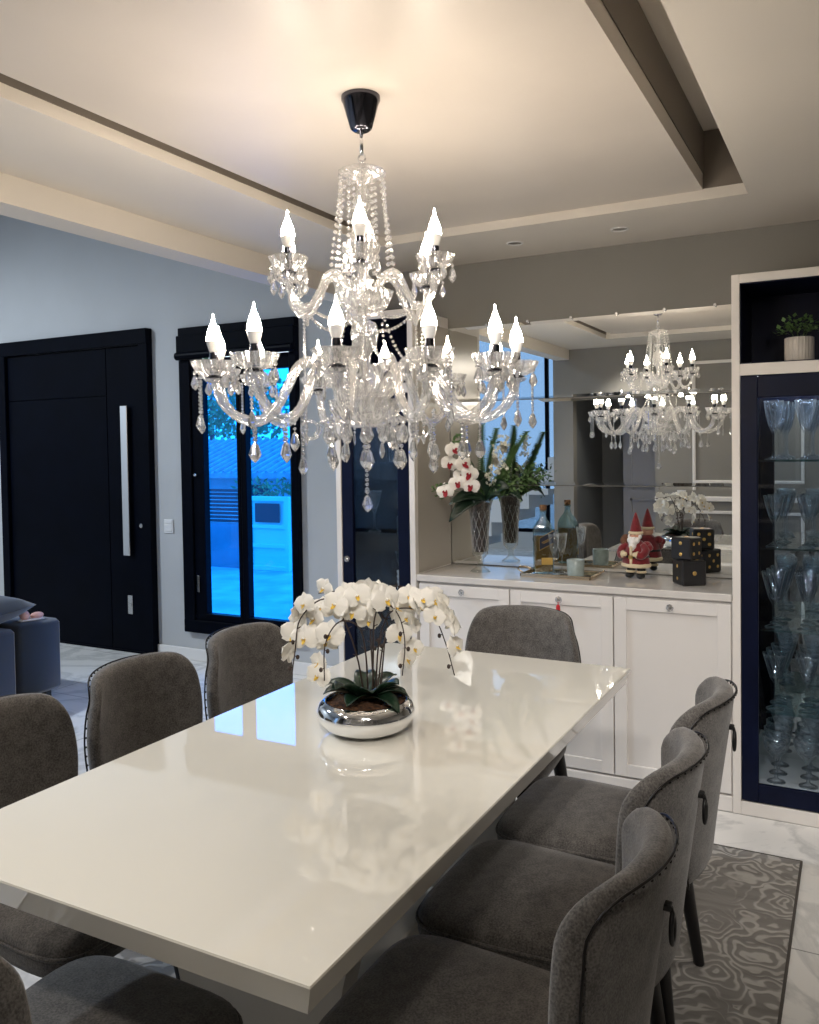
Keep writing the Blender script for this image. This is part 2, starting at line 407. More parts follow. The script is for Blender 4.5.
b=MB(); b.box(TX0+.0005,-1.944,TY0,TY1-.001,ZC-.012,ZC-.001); b.box(TX0+.0005,TX0+.004,TY0,TY1-.001,ZI,ZC-.012)
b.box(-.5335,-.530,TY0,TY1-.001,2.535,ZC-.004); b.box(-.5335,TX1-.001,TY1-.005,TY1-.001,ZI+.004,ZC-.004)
struct(b.build('trim_channel','channel_taupe'))  # strips lining the tray gaps, their shade put into the colour
# mirror wall
struct(MB().box(-2.523,XR,YW+.012,YW+.12,0,ZB).build('wall_back','wall_paint'))
struct(MB().box(XR,XR+.1,YB,4.12,0,ZB).build('wall_right','wall_paint'))
# wall with entry door and window (y = 4.6)
WX0,WX1,WZ0,WZ1=-4.262,-3.252,.21,2.365
DX0,DX1,DZ=-6.20,-4.552,2.392
w=MB(); w.box(-8.2,DX0,YD,YD+.16,0,4.2); w.box(DX0,DX1,YD,YD+.16,DZ,4.2); w.box(DX1,WX0,YD,YD+.16,0,4.2)
w.box(WX0,WX1,YD,YD+.16,0,WZ0); w.box(WX0,WX1,YD,YD+.16,WZ1,4.2); w.box(WX1,-2.4,YD,YD+.16,0,4.2)
struct(w.build('wall_front','wall_white'))
struct(MB().box(-8.2,-8.1,-3.7,4.7,0,4.2).build('wall_left','wall_white'))
# living back wall with big window
LX0,LX1,LZ0,LZ1=-6.9,-2.75,.25,3.75
w=MB(); w.box(-8.2,LX0,-3.7,-3.55,0,4.2); w.box(LX0,LX1,-3.7,-3.55,0,LZ0); w.box(LX0,LX1,-3.7,-3.55,LZ1,4.2); w.box(LX1,-2.58,-3.7,-3.55,0,4.2)
struct(w.build('wall_living','wall_white'))
struct(MB().box(-2.688,-2.582,-3.69,YB-.125,0,4.19).build('wall_side','wall_white'))
# wall behind the viewer with a door recess
w=MB(); w.box(-2.69,-2.49,YB-.12,YB,0,ZB+.299); w.box(-2.49,-1.70,YB-.12,YB,2.0,ZB+.3); w.box(-1.70,XR+.1,YB-.12,YB,0,ZB+.3)
struct(w.build('wall_rear','wall_paint'))
w=MB(); w.box(-2.55,-1.6,YB-1.2,YB-1.1,0,2.6); w.box(-2.58,-2.5,YB-1.1,YB-.12,0,2.6); w.box(-1.7,-1.6,YB-1.1,YB-.12,0,2.6); w.box(-2.55,-1.6,YB-1.1,YB-.12,2.5,2.6)
struct(w.build('wall_hall','hall_grey'))
d=sempty('door_2',(-1.9,YB-.5,0))
MB().box(-.22,.19,-.02,.02,0,2.1,.003).build('door_leaf','door_grey',d)
mo=MB()
for (a,b,z0,z1) in ((-.15,.12,.25,.95),(-.15,.12,1.08,1.95)):
    for q in ((a,b,z0,z0+.02),(a,b,z1-.02,z1),(a,a+.02,z0,z1),(b-.02,b,z0,z1)): mo.box(q[0],q[1],.02,.03,q[2],q[3])
mo.build('door_moulding','door_grey',d)
MB().ball((.13,.05,1.0),.025).build('door_knob','chrome',d,smooth=True)
# wall panel mouldings behind the viewer (seen in the mirror)
def mould(x0,x1,z0,z1,y=YB,w_=.028):
    b=MB()
    b.box(x0,x1,y,y+.018,z0,z0+w_,.004); b.box(x0,x1,y,y+.018,z1-w_,z1,.004); b.box(x0,x0+w_,y,y+.018,z0+w_,z1-w_,.004); b.box(x1-w_,x1,y,y+.018,z0+w_,z1-w_,.004)
    return b
for i,(a,b) in enumerate(((-1.36,-.42),(-.26,.68),(.84,1.6))):
    struct(mould(a,b,1.13,2.25).build('trim_%d'%(2*i+1),'lacquer'))
    struct(mould(a,b,.18,.88).build('trim_%d'%(2*i+2),'lacquer'))
struct(MB().box(-1.70,XR,YB,YB+.03,.965,1.01,.006).build('trim_7','lacquer'))
struct(MB().box(-1.70,XR,YB,YB+.018,0,.1,.004).build('baseboard_rear','lacquer'))
struct(MB().box(DX1,-2.53,YD-.018,YD,0,.085,.004).build('baseboard_front','lacquer'))
struct(MB().box(-8.1,DX0,YD-.018,YD,0,.085,.004).build('baseboard_left','lacquer'))
o=tag(MB().box(-1.50,-1.42,YB,YB+.01,1.02,1.13,.003).build('wall_outlet','white_plastic'),'small white outlet plate on the rear wall, seen in the mirror','outlet')

# entry door
d=sempty('door_1',(0,0,0))
f=MB(); f.box(DX0,DX0+.085,YD-.055,YD+.16,0,DZ,.004); f.box(DX1-.085,DX1,YD-.055,YD+.16,0,DZ,.004); f.box(DX0-.001,DX1+.001,YD-.06,YD+.159,DZ-.11,DZ+.001,.004)
f.box(DX0,DX1,YD-.03,YD+.16,0,.014)
f.build('door_frame','door_black',d)
l=MB(); y0=YD-.03
xs=[DX0+.09,-4.995,DX1-.09]; zs=[.012,.70,1.92,DZ-.115]
l.box(DX0+.088,DX1-.088,y0+.008,y0+.05,.012,DZ-.112)
for a,b in zip(xs,xs[1:]):
    for k in ((.012,DZ-.115),) if a>-5.5 else tuple(zip((.012,1.92),(1.92,DZ-.115))):
        l.box(a+.003,b-.003,y0,y0+.02,k[0]+.003,k[1]-.003,.002)
l.build('door_leaf','door_black',d)
MB().box(-4.825,-4.757,y0-.035,y0-.02,.73,1.84,.003).build('door_handle','chrome',d)
b=MB(); 
for z in (.86,1.7): b.tube([(-4.79,y0-.022,z),(-4.79,y0,z)],.01,8)
b.build('handle_mount','chrome',d)
b=MB(); b.tube([(-4.655,y0,.955),(-4.655,y0-.02,.955)],.016,14); b.build('door_lock','steel',d,smooth=True,angle=40)
b=MB(); b.box(-4.822,-4.775,y0-.006,y0,.29,.43,.002); b.box(-4.816,-4.781,y0-.010,y0-.006,.35,.372); b.build('door_plate','steel',d)
# light switch
s=thing('light_switch','white light switch plate on the wall between black door and window','switch',(-4.425,YD,.955))
MB().box(-.045,.045,-.010,0,-.052,.052,.004).build('switch_plate','white_plastic',s)
b=MB()
for z in (-.026,.004,.030): b.box(-.032,.032,-.013,-.010,z-.009,z+.009,.001)
b.build('rocker','white_plastic',s); MB().box(-.034,.034,-.0108,-.0098,-.038,-.036).build('plate_seam','switch_line',s)
# window 1
wn=sempty('window_1',(0,0,0))
f=MB(); y1=YD-.045
f.box(WX0,WX0+.10,y1,YD+.1,WZ0,WZ1,.005); f.box(WX1-.055,WX1,y1,YD+.1,WZ0,WZ1,.005); f.box(WX0-.001,WX1+.001,y1-.001,YD+.099,WZ0-.001,WZ0+.09,.005); f.box(WX0-.001,WX1+.001,y1-.001,YD+.099,WZ1-.09,WZ1+.001,.005)
f.build('window_frame','door_black',wn)
b=MB(); b.box(WX0-.004,WX1+.004,y1-.02,YD,2.15,2.31,.006); b.tube([(WX0+.005,y1-.02,2.165),(WX1-.005,y1-.02,2.165)],.028,14); b.build('roller_box','door_black',wn)
for (a,b2) in ((WX0+.10,-3.735),(-3.735,WX1-.055)):
    q=MB(); q.box(a,a+(.10 if a<-4 else .048),YD-.03,YD+.03,.29,2.14,.004); q.box(b2-.032 if a<-4 else b2-.014,b2,YD-.03,YD+.03,.29,2.14,.004); q.box(a+.001,b2-.001,YD-.0305,YD+.0295,.289,.35,.004); q.box(a+.001,b2-.001,YD-.0305,YD+.0295,2.04,2.141,.004)
    sh=q.build('window_sash','door_black',wn)
    MB().box(a+.02,b2-.02,YD+.008,YD+.012,.33,2.06).build('window_pane','blue_window_film',sh)
b=MB(); b.box(-4.135,-4.115,YD-.045,YD-.03,.5,.62,.003); b.ball((-4.125,YD-.05,1.33),.012); b.build('window_latch','steel',wn)
# living room window behind (seen in the mirror)
wn=sempty('window_2',(0,0,0))
f=MB()
for x in (LX0,-5.6,-3.97,LX1-.05): f.box(x,x+.05,-3.66,-3.60,LZ0,LZ1,.004)
for z in (LZ0,LZ1-.05): f.box(LX0,LX1,-3.66,-3.60,z,z+.05,.004)
f.build('window_frame','door_black',wn); MB().box(LX0,LX1,-3.635,-3.625,LZ0,LZ1).build('window_pane','sky_film',wn)
# stair behind, in the living room
b=MB()
for k in range(9):
    b.box(-4.55+k*.24,-4.31+k*.24,-2.4,-1.5,0.0 if k==0 else .17*(k-0)-.10,.17*(k+1))
b.xform(Matrix.Translation((-.35,0,0)))
struct(b.build('stair_flight','step_white'))

# ------------------------------------------------------------------ mirror: three bevelled sheets
mr=thing('wall_mirror','wide wall mirror above the white buffet counter, reflecting the chandelier','mirror',(-1.17,YW,.89))
for (z0,z1) in ((0.004,.41),(.414,.838),(.842,1.222)):
    b=MB(); x0,x1=-.716,.714; e=.014; yf=-.0038
    vs=[(x0,0.0,z0),(x1,0,z0),(x1,0,z1),(x0,0,z1),(x0,-.0030,z0),(x1,-.0030,z0),(x1,-.0030,z1),(x0,-.0030,z1),(x0+.002,yf,z0+e),(x1-.002,yf,z0+e),(x1-.002,yf,z1-e),(x0+.002,yf,z1-e)]
    fs=[(0,1,5,4),(1,2,6,5),(2,3,7,6),(3,0,4,7),(4,5,9,8),(5,6,10,9),(6,7,11,10),(7,4,8,11),(8,9,10,11),(3,2,1,0)]
    b.add(vs,fs); b.build('mirror_sheet','mirror_silver',mr,loc=(0,.008,0))
for x in (-.5,-.28,-.06,.16,.38,.6):
    b=MB(); b.tube([(x,.012,1.224),(x,-.008,1.224)],.007,10); b.build('mirror_clip','mirror_clip',mr,smooth=True,angle=40)

# ------------------------------------------------------------------ buffet
YF=3.6
bf=thing('buffet_cabinet','long white buffet cabinet with three shaker doors between the glass towers','cabinet',(-1.17,YF,0))
bx0,bx1=-.706,.717
b=MB(); b.box(bx0,bx1,.022,.40,.065,.857); b.build('body','lacquer',bf)
MB().box(bx0,bx1,.0,.40,.0,.065,.004).build('plinth','lacquer',bf)
def shaker(x0,x1,z0,z1,parent,knob=True):
    b=MB(); fr=.052
    b.box(x0,x0+fr,0,.022,z0,z1,.0015); b.box(x1-fr,x1,0,.022,z0,z1,.0015); b.box(x0+fr,x1-fr,0,.022,z0,z0+fr,.0015); b.box(x0+fr,x1-fr,0,.022,z1-fr,z1,.0015)
    b.box(x0+fr-.002,x1-fr+.002,.010,.020,z0+fr-.002,z1-fr+.002)
    d=b.build('door','lacquer',parent)
    xm=(x0+x1)/2
    k=MB(); k.tube([(xm,0,z1-.026),(xm,-.012,z1-.026)],.006,8); k.build('knob_mount','chrome',d)
    k=MB(); k.lathe([(.004,0),(.013,.006),(.016,.012),(.012,.020),(.006,.024)],8); k.xform(Matrix.Translation((xm,-.008,z1-.026))@Matrix.Rotation(PI/2,4,'X')); k.build('crystal_knob','crystal_drop',d)
    return d,xm
doors=[]
for (a,b2) in ((-.700,-.240),(-.234,.234),(.240,.712)):
    doors.append(shaker(a,b2,.075,.846,bf))
b=MB(); b.tube([(0,-.026,.812),(0,-.026,.80)],.002,6); b.lathe([(.003,0),(.009,-.006),(.011,-.035),(.006,-.037)],8,(0,-.026,.80)); b.build('red_tassel','red_tassel',doors[1][0])['label']='small red tassel hanging from the crystal knob'
t=tag(MB().box(-1.886+.004,-.450-.004,YF-.004,YW-.001,.858,.889,.003).build('countertop','quartz'),'glossy white stone countertop running along the buffet','countertop')
# glossy cream side panels of towers above counter are part of the towers

# ------------------------------------------------------------------ display towers
def tower(x0,label,crystal_knob_side=None):
    W_=.449; D_=YW-YF; t=thing('display_cabinet',label,'cabinet',(x0,YF,0))
    H=2.165; s=.031
    b=MB(); b.box(0,s,0,D_,.0,H,.002); b.box(W_-s,W_,0,D_,0,H,.002); b.box(s,W_-s,0,D_,H-.035,H,.002); b.box(s,W_-s,0,D_,1.765,1.811,.002); b.box(s,W_-s,0,D_,.0,.055,.002)
    b.build('carcass','lacquer_gloss',t)
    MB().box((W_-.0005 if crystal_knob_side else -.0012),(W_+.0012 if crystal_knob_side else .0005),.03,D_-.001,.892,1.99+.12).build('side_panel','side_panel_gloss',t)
    # navy niche lining
    b=MB(); z0,z1=1.811,H-.035; q=.004
    b.box(s,s+q,.006,D_-.01,z0,z1); b.box(W_-s-q,W_-s,.006,D_-.01,z0,z1); b.box(s,W_-s,.006,D_-.01,z0,z0+q); b.box(s,W_-s,.006,D_-.01,z1-q,z1); b.box(s,W_-s,D_-.02,D_-.01,z0,z1)
    b.build('niche_lining','navy',t)
    # interior lining lower
    b=MB(); z0,z1=.055,1.765
    b.box(s,s+q,.03,D_-.01,z0,z1); b.box(W_-s-q,W_-s,.03,D_-.01,z0,z1); b.box(s,W_-s,.03,D_-.01,z1-q,z1)
    b.build('inner_lining','navy_gloss',t)
    b=MB(); b.box(s,W_-s,.03,D_-.01,z0,z0+.07); b.build('inner_base','lacquer_gloss',t)
    MB().box(s+q,W_-s-q,D_-.02,D_-.012,z0+.07,z1-q).build('mirror_back','mirror_silver',t)
    for z in (1.425,1.075,.749,.418):
        MB().box(s+q+.001,W_-s-q-.001,.035,D_-.022,z-.004,z+.004,.001).build('glass_shelf','shelf_glass',t)
    # door
    b=MB(); fr=.062
    xa,xb=s+.003,W_-s-.003; za,zb=.059,1.760
    b.box(xa,xa+fr,.002,.026,za,zb,.002); b.box(xb-fr,xb,.002,.026,za,zb,.002); b.box(xa+fr,xb-fr,.002,.026,za,za+.072,.002); b.box(xa+fr,xb-fr,.002,.026,zb-.085,zb,.002)
    d=b.build('door','navy',t)
    MB().box(xa+fr-.004,xb-fr+.004,.012,.017,za+.068,zb-.081).build('door_glass','cabinet_glass',d)
    fill_bar=MB().box(s+.03,W_-s-.03,.05,.065,z1-q-.008,z1-q-.001).build('led_bar','led_cool',t)  # added glowing bar that brightens the cabinet inside, not a known fitting
    if crystal_knob_side:
        k=MB(); k.lathe([(.004,0),(.013,.006),(.017,.012),(.012,.020),(.006,.024)],8); k.xform(Matrix.Translation((xa+.03,.002,.945))@Matrix.Rotation(PI/2,4,'X')); k.build('crystal_knob','crystal_drop',d)
    return t
tower(-.452,'tall white-framed display cabinet at right with navy door full of stemmed glasses')
tower(-2.335,'white-framed display cabinet with dark glass door beside the window, behind the chandelier',True)

# ------------------------------------------------------------------ goblets
def goblet_mesh(h=.235,r=.036,bowl=.5,flare=1.0):
    b=MB(); hb=h*(1-bowl)
    outer=[(r*.92,0),(r*.90,.003),(r*.25,.012),(.0045,.03),(.0042,hb-.012),(.008,hb-.003),(r*.55,hb+h*bowl*.18),(r*.82,hb+h*bowl*.5),(r*1.0*flare,h*.93),(r*1.08*flare,h)]
    inner=[(r*1.05*flare,h),(r*.97*flare,h*.93),(r*.76,hb+h*bowl*.5),(r*.48,hb+h*bowl*.2),(.002,hb+.010)]
    md=lambda a,j:(1+.05*cos(8*a)) if 6<=j<=12 else 1
    b.lathe(outer+inner,24,mod=md); return b
gob_levels=[(1.429,'on the top shelf'),(1.079,'on the second shelf'),(.753,'on the third shelf'),(.422,'on the lowest glass shelf')]
gx={0:-.303,1:-.185}
firstg={}
pos=['front left','middle left','rear left','front right','middle right','rear right']
for li,(z,ln) in enumerate(gob_levels):
    hh=.235 if li==0 else (.205 if li==1 else .225)
    for cidx in (0,1):
        for ridx in range(3):
            if li not in firstg:
                g=thing('goblet','x','glass',(0,0,0))
                hgt=hh; 
                gb=goblet_mesh(hgt,(.036,.034,.037,.038)[li],(.52,.5,.55,.5)[li],(1,1.05,1.12,1.15)[li]).build('glass_body','goblet_glass',g,smooth=True)
                firstg[li]=g; cur=g
            else: cur=copy_tree(firstg[li])
            cur.location=(gx[cidx]+.010*ridx*(1 if cidx==0 else .5)+rnd.uniform(-.004,.004), YF+.085+ridx*.092, z)
            cur.rotation_euler=(0,0,rnd.uniform(0,3))
            tag(cur,'clear stemmed goblet %s of the right display cabinet, %s of its column'%(ln.replace('on ','on '),('first','second','third')[ridx]) if False else
                'clear stemmed goblet %s, %s column, %s row, right glass cabinet'%(ln,('left','right')[cidx],('front','middle','rear')[ridx]),'glass','stemmed goblets in the right display cabinet')
# wide coupe bowls on the bottom of the right cabinet
cp=None
for cidx in (0,1):
    for ridx in range(3):
        if cp is None:
            cp=thing('coupe_glass','x','glass'); h=.19
            b=MB(); b.lathe([(.036,0),(.034,.003),(.008,.014),(.005,.03),(.009,.05),(.005,.07),(.012,.10),(.040,.13),(.052,.165),(.053,.19),(.050,.19),(.048,.165),(.036,.135),(.003,.112)],24,mod=lambda a,j:(1+.04*cos(10*a)) if j>6 else 1)
            b.build('glass_body','goblet_glass',cp,smooth=True); cur=cp
        else: cur=copy_tree(cp)
        cur.location=(gx[cidx]+.005,YF+.085+ridx*.10,.1255)
        tag(cur,'footed dessert glass on the right cabinet floor, %s column, %s row'%(('left','right')[cidx],('front','middle','rear')[ridx]),'glass','footed dessert glasses in the right display cabinet')
# crockery in the left cabinet
def cup_stack(x,z,n,label):
    t=thing('cup_stack',label,'cup',(x,YF+.16,z))
    return t
for i,(x,y,z,nm) in enumerate(((-2.03,3.75,1.079,'small glass jar with a lid on the second shelf of the left cabinet'),(-2.10,3.80,1.429,'small glass jar with a lid on the top glass shelf of the left cabinet'))):
    t=thing('glass_jar',nm,'jar',(x,y,z))
    MB().lathe([(.030,0),(.034,.005),(.034,.07),(.026,.085),(.026,.095),(.023,.095),(.023,.084),(.031,.07),(.031,.006),(.002,.006)],20).build('jar_body','goblet_glass',t,smooth=True,angle=50)
    MB().lathe([(.029,.0955),(.030,.10),(.026,.112),(.008,.118),(.007,.128),(.010,.134),(.003,.138)],20).build('jar_lid','chrome',t,smooth=True)
cupc=None
for k in range(4):
    b=MB(); 
    if cupc is None:
        b.lathe([(.020,0),(.022,.002),(.036,.03),(.040,.05),(.038,.05),(.033,.03),(.002,.006)],20)
        cupc=b.build('tea_cup','white_plastic',smooth=True); cur=cupc
    else:
        cur=cupc.copy(); COL.objects.link(cur)
    cur.location=(-2.03,3.75,.753+.0255*k)
    tag(cur,'white tea cup stacked in the left display cabinet, %s'%('bottom of the stack','second from the bottom','third from the bottom','top of the stack')[k],'cup','stacked white tea cups')
lg=None
for k,(x,y) in enumerate(((-2.17,3.70),(-2.10,3.86),(-1.98,3.88))):
    g=copy_tree(firstg[1]); g.location=(x,y,1.079 if k!=1 else .753)
    tag(g,'clear stemmed goblet in the left display cabinet, '+('front left on the second shelf','beside the stacked cups','rear right on the second shelf')[k],'glass','goblets in the left display cabinet')

# potted plant in the niche
pp=thing('potted_plant','small leafy green plant in a ribbed white pot in the top niche','plant',(-.214,3.74,1.815))
b=MB(); b.lathe([(.050,0),(.053,.004),(.053,.098),(.050,.100),(.046,.098),(.046,.085),(.002,.085)],96,mod=lambda a,j:(1+.035*cos(28*a)) if 1<=j<=2 else 1); b.build('pot','pot_white',pp,smooth=True,angle=60)
b=MB(); r_=random.Random(3)
for k in range(150):
    a=r_.uniform(0,2*PI); rr=.085*math.sqrt(r_.random()); h=.10+.085*(1-(rr/.095)**2)*r_.uniform(.5,1.15)
    p=Vector((rr*cos(a),rr*sin(a),h)); L_=r_.uniform(.014,.024); w_=L_*.4
    d1=Vector((cos(a)*.7+r_.uniform(-.6,.6),sin(a)*.7+r_.uniform(-.6,.6),r_.uniform(-.1,.8))).normalized(); sd=d1.cross(Vector((r_.uniform(-.4,.4),r_.uniform(-.4,.4),1))).normalized()
    b.add([p,p+d1*L_*.5+sd*w_,p+d1*L_,p+d1*L_*.5-sd*w_],[(0,1,2,3)])
b.build('foliage','leaf_green',pp)
b=MB()
for k in range(12):
    a=k*.9; b.tube([(0.01*cos(a),.01*sin(a),.08),(.03*cos(a),.03*sin(a),.12),(.06*cos(a),.06*sin(a),.15)],.0015,5)
b.build('stem','stem_green',pp)

# ------------------------------------------------------------------ rug
rg=thing('area_rug','grey patterned vintage rug lying under the dining table','rug',(-1.11,1.85,0))
MB().box(-.925,.925,-1.415,1.415,.001,.009,.002).build('rug_pile','rug_pile',rg)
b=MB()
for q in ((-.932,-.924,-1.42,1.42),(.924,.932,-1.42,1.42),(-.93,.93,-1.42,-1.412),(-.93,.93,1.412,1.42)): b.box(q[0],q[1],q[2],q[3],.0008,.0100,.001)
b.build('rug_binding','rug_edge',rg)
RZ=.0095
# ------------------------------------------------------------------ table
tb=thing('dining_table','large rectangular dining table with a glossy off-white top in the foreground','table',(-1.11,1.84,RZ))
tz=.77-RZ; hx,hy=.452,.912
b=MB(); e=.0015
b.add([(-hx+e,-hy+e,tz),(hx-e,-hy+e,tz),(hx-e,hy-e,tz),(-hx+e,hy-e,tz),(-hx,-hy,tz-.003),(hx,-hy,tz-.003),(hx,hy,tz-.003),(-hx,hy,tz-.003),(-hx+.016,-hy+.016,tz-.052),(hx-.016,-hy+.016,tz-.052),(hx-.016,hy-.016,tz-.052),(-hx+.016,hy-.016,tz-.052)],
 [(0,1,2,3),(0,4,5,1),(1,5,6,2),(2,6,7,3),(3,7,4,0),(4,8,9,5),(5,9,10,6),(6,10,11,7),(7,11,8,4),(11,10,9,8)])
b.build('tabletop','tabletop',tb)
for yy in (-.45,.41):
    b=MB(); b.poly_prism([(-.12,.03),(.12,.03),(.29,tz-.055),(-.29,tz-.055)],'y',yy-.03,yy+.03); b.build('pedestal','table_base',tb)
MB().box(-.20,.20,-.62,.58,0,.03,.006).build('base_plate','table_base',tb)
MB().box(-.05,.05,-.42,.38,.10,.20,.005).build('stretcher','table_base',tb)

# ------------------------------------------------------------------ chairs
def make_chair():
    t=thing('dining_chair','x','chair')
    nu,nv=16,12; TH=.052
    def S(u,v,off=0.0,grow=0.0):
        W=.160+.059*sin(min(v/.78,1)*PI/2)
        zt=.850-.014*u*u-.050*abs(u)**8+grow; zb=.40-grow
        z=zb+(zt-zb)*v
        x=u*(W+grow)*(1-.13*abs(u)**4*v**6)
        y=-.232-.060*v**1.15+(.085*(.35+.65*v))*u*u-off
        return (x,y,z)
    b=MB(); front=[];mid=[];back=[]
    for j in range(nv+1):
        for i in range(nu+1):
            front.append(S(2*i/nu-1,j/nv))
    for j in range(nv+1):
        for i in range(nu+1):
            back.append(S(2*i/nu-1,j/nv,TH))
    w=nu+1; o2=len(front)
    fs=[(j*w+i,j*w+i+1,(j+1)*w+i+1,(j+1)*w+i) for j in range(nv) for i in range(nu)]
    fs+=[(o2+(j+1)*w+i,o2+(j+1)*w+i+1,o2+j*w+i+1,o2+j*w+i) for j in range(nv) for i in range(nu)]
    rim=[(i,0) for i in range(nu)]+[(nu,j) for j in range(nv)]+[(i,nv) for i in range(nu,0,-1)]+[(0,j) for j in range(nv,0,-1)]
    rv=[]
    for (i,j) in rim: 
        rv.append(S(2*i/nu-1,j/nv,TH*.45,.014))
    o3=2*o2; n=len(rim)
    for k,(i,j) in enumerate(rim):
        i2,j2=rim[(k+1)%n]; a=j*w+i; a2=j2*w+i2
        fs.append((a,a2,o3+(k+1)%n,o3+k)); fs.append((o3+k,o3+(k+1)%n,o2+a2,o2+a))
    b.add(front+back+rv,fs)
    b.build('backrest','chair_fabric',t,smooth=True,subsurf=1)
    # dark piping + nails around the rear face
    rb=[]
    for (i,j) in rim:
        if j==0 and 0<i<nu: continue
        p=S(2*i/nu-1,j/nv,TH+.001,.003); rb.append(p)
    st=rb.index(min(rb,key=lambda p:(p[2],p[0]))) 
    seq=[S(1,j/nv,TH+.002,.002) for j in range(nv)]+[S(2*i/nu-1,1,TH+.002,.002) for i in range(nu,-1,-1)]+[S(-1,j/nv,TH+.002,.002) for j in range(nv-1,-1,-1)]
    b=MB(); b.tube(spline(seq,2),.0026,6); b.build('piping','nail',t,smooth=True)
    b=MB()
    pts=spline(seq,5); acc=0; last=pts[0]
    for p in pts:
        if (p-last).length>.02:
            q=p+Vector((0,-.002,0)); b.ball((q.x*.978,q.y+.0015,q.z-.004),.0032,6,4); last=p
    b.build('nailhead_row','nail',t,smooth=True)
    # seat cushion
    b=MB(); n=40; prof=[(.0,.402),(.90,.402),(.985,.410),(1.0,.430),(1.0,.452),(.975,.470),(.90,.481),(.70,.487),(.4,.490),(0.001,.491)]
    vs=[];
    for (s_,z) in prof:
        for k in range(n):
            a=2*PI*k/n; e=.38
            cx_=math.copysign(abs(cos(a))**e,cos(a)); cy_=math.copysign(abs(sin(a))**e,sin(a))
            yy=.245*cy_; wd=.228-.032*(1-(yy+.245)/.49)
            vs.append((cx_*wd*max(s_,.001),yy*max(s_,.001)+.01,z))
    fs=[(j*n+k,j*n+(k+1)%n,(j+1)*n+(k+1)%n,(j+1)*n+k) for j in range(len(prof)-1) for k in range(n)]
    b.add(vs,fs); seat=b.build('seat','chair_fabric',t,smooth=True)
    ring=[vs[4*n+k] for k in range(n)]
    b=MB(); pr=[(x*1.002,y*1.002,z) for x,y,z in ring]+[ring[0],ring[1]]; b.tube(pr,.0045,6,cap=False); b.build('seat_piping','chair_fabric',seat,smooth=True)
    # soft roll where backrest meets seat
    b=MB(); b.tube(spline([(-.205,-.13,.470),(-.17,-.185,.486),(0,-.218,.492),(.17,-.185,.486),(.205,-.13,.470)],5),.017,8); b.build('back_roll','chair_fabric',t,smooth=True)
    b=MB(); b.box(-.16,.16,-.19,.19,.375,.405,.006); b.build('seat_frame','black_wood',t)
    for sx,sy in ((1,1),(-1,1),(1,-1),(-1,-1)):
        top=Vector((sx*.155,sy*.17,.39)); bot=Vector((sx*.205,sy*.205-(.015 if sy<0 else 0),0.0))
        b=MB(); b.tube([top,top.lerp(bot,.5),bot],[.024,.020,.015],10); 
        b.build('leg','black_wood',t,smooth=True,angle=50)
    # ring pull
    y0=S(0,.76,TH)[1]
    b=MB(); b.box(-.009,.009,y0-.014,y0+.004,.757,.768,.002); b.tube([(0,y0-.012,.762),(0,y0-.015,.752)],.004,6)
    rp=b.build('pull_bracket','black_metal',t)
    MB().torus((0,y0-.015,.728),.016,.0040,20,8,'y',sx=.8,sz=1.4).build('pull_ring','black_metal',rp,smooth=True)
    return t
ch0=make_chair()
lst=[
 (-.625,2.28,PI/2,'grey upholstered chair on the right side of the table, farthest, nearest the cabinets'),
 (-.625,1.812,PI/2,'grey upholstered chair in the middle of the right side of the table'),
 (-.602,1.346,PI/2,'grey upholstered chair closest to the viewer on the right side of the table'),
 (-1.665,2.36,-PI/2,'grey-brown upholstered chair on the left side, nearest the window'),
 (-1.665,1.865,-PI/2,'grey-brown upholstered chair in the middle of the left side of the table'),
 (-1.66,1.365,-PI/2,'grey-brown upholstered chair on the left side, nearest the viewer, cut by the frame'),
 (-1.19,.955,0,'grey upholstered chair pushed under the near end of the table, bottom left corner'),
 (-1.10,2.69,PI,'grey upholstered chair at the far head of the table before the buffet')]
for i,(x,y,r,lb) in enumerate(lst):
    o=ch0 if i==0 else copy_tree(ch0)
    o.location=(x,y,RZ); o.rotation_euler=(0,0,r); tag(o,lb,'chair','upholstered chairs round the dining table')
    if i==7:
        o.scale=(1,1,1.035)
        for sx in (-1,1): MB().ball((sx*.155,-.232-.060*.8+.030,.80),.006,8,5).build('stud','chrome',o,smooth=True)

# ------------------------------------------------------------------ orchid
def petal(b, c, dirv, nrm, L_, W_, cup=.25, nu=4, nv=4, tip=.9):
    dirv=dirv.normalized(); sd=nrm.cross(dirv).normalized()
    def P(u,v):
        w=W_*(sin(PI*min(.10+v*.88,1)**tip)**.5)*(1 if v<.999 else .35)
        x=(u-.5)*w; return c+dirv*(L_*v)+sd*x+nrm*(cup*L_*v*v*.6-((u-.5)**2)*W_*.5)
    b.grid(P,nu,nv)
def orchid_flower(name, parent, centre='petal_yellow', R=.03, pm='petal_white', lip=1.0):
    b=MB(); n=Vector((0,0,1)); c=Vector((0,0,0))
    for a,l,w in ((90,1.0,.72),(218,.95,.68),(322,.95,.68)):
        petal(b,c-n*.001,Vector((cos(math.radians(a)),sin(math.radians(a)),0)),n,R*l,R*w,-.1)
    for a in (14,166):
        petal(b,c+n*.001,Vector((cos(math.radians(a)),sin(math.radians(a)),0)),n,R*1.05,R*1.32,.10,6,6)
    b.mi=1
    petal(b,c+n*.003,Vector((0,-1,.7)),n,R*.42*lip,R*.26*lip,.5)
    for sg in (-1,1): petal(b,c+n*.002,Vector((sg*.8,-.2,1)),n,R*.24*lip,R*.16*lip,.4)
    b.mi=0; b.ball((0,R*.05,R*.18),R*.11,6,4)
    return b.build(name,[pm,centre],parent,smooth=True,flip=False)
def aim(loc, normal, roll=0):
    q=Vector(normal).normalized().to_track_quat('Z','Y').to_matrix().to_4x4()
    return Matrix.Translation(loc)@q@Matrix.Rotation(roll,4,'Z')
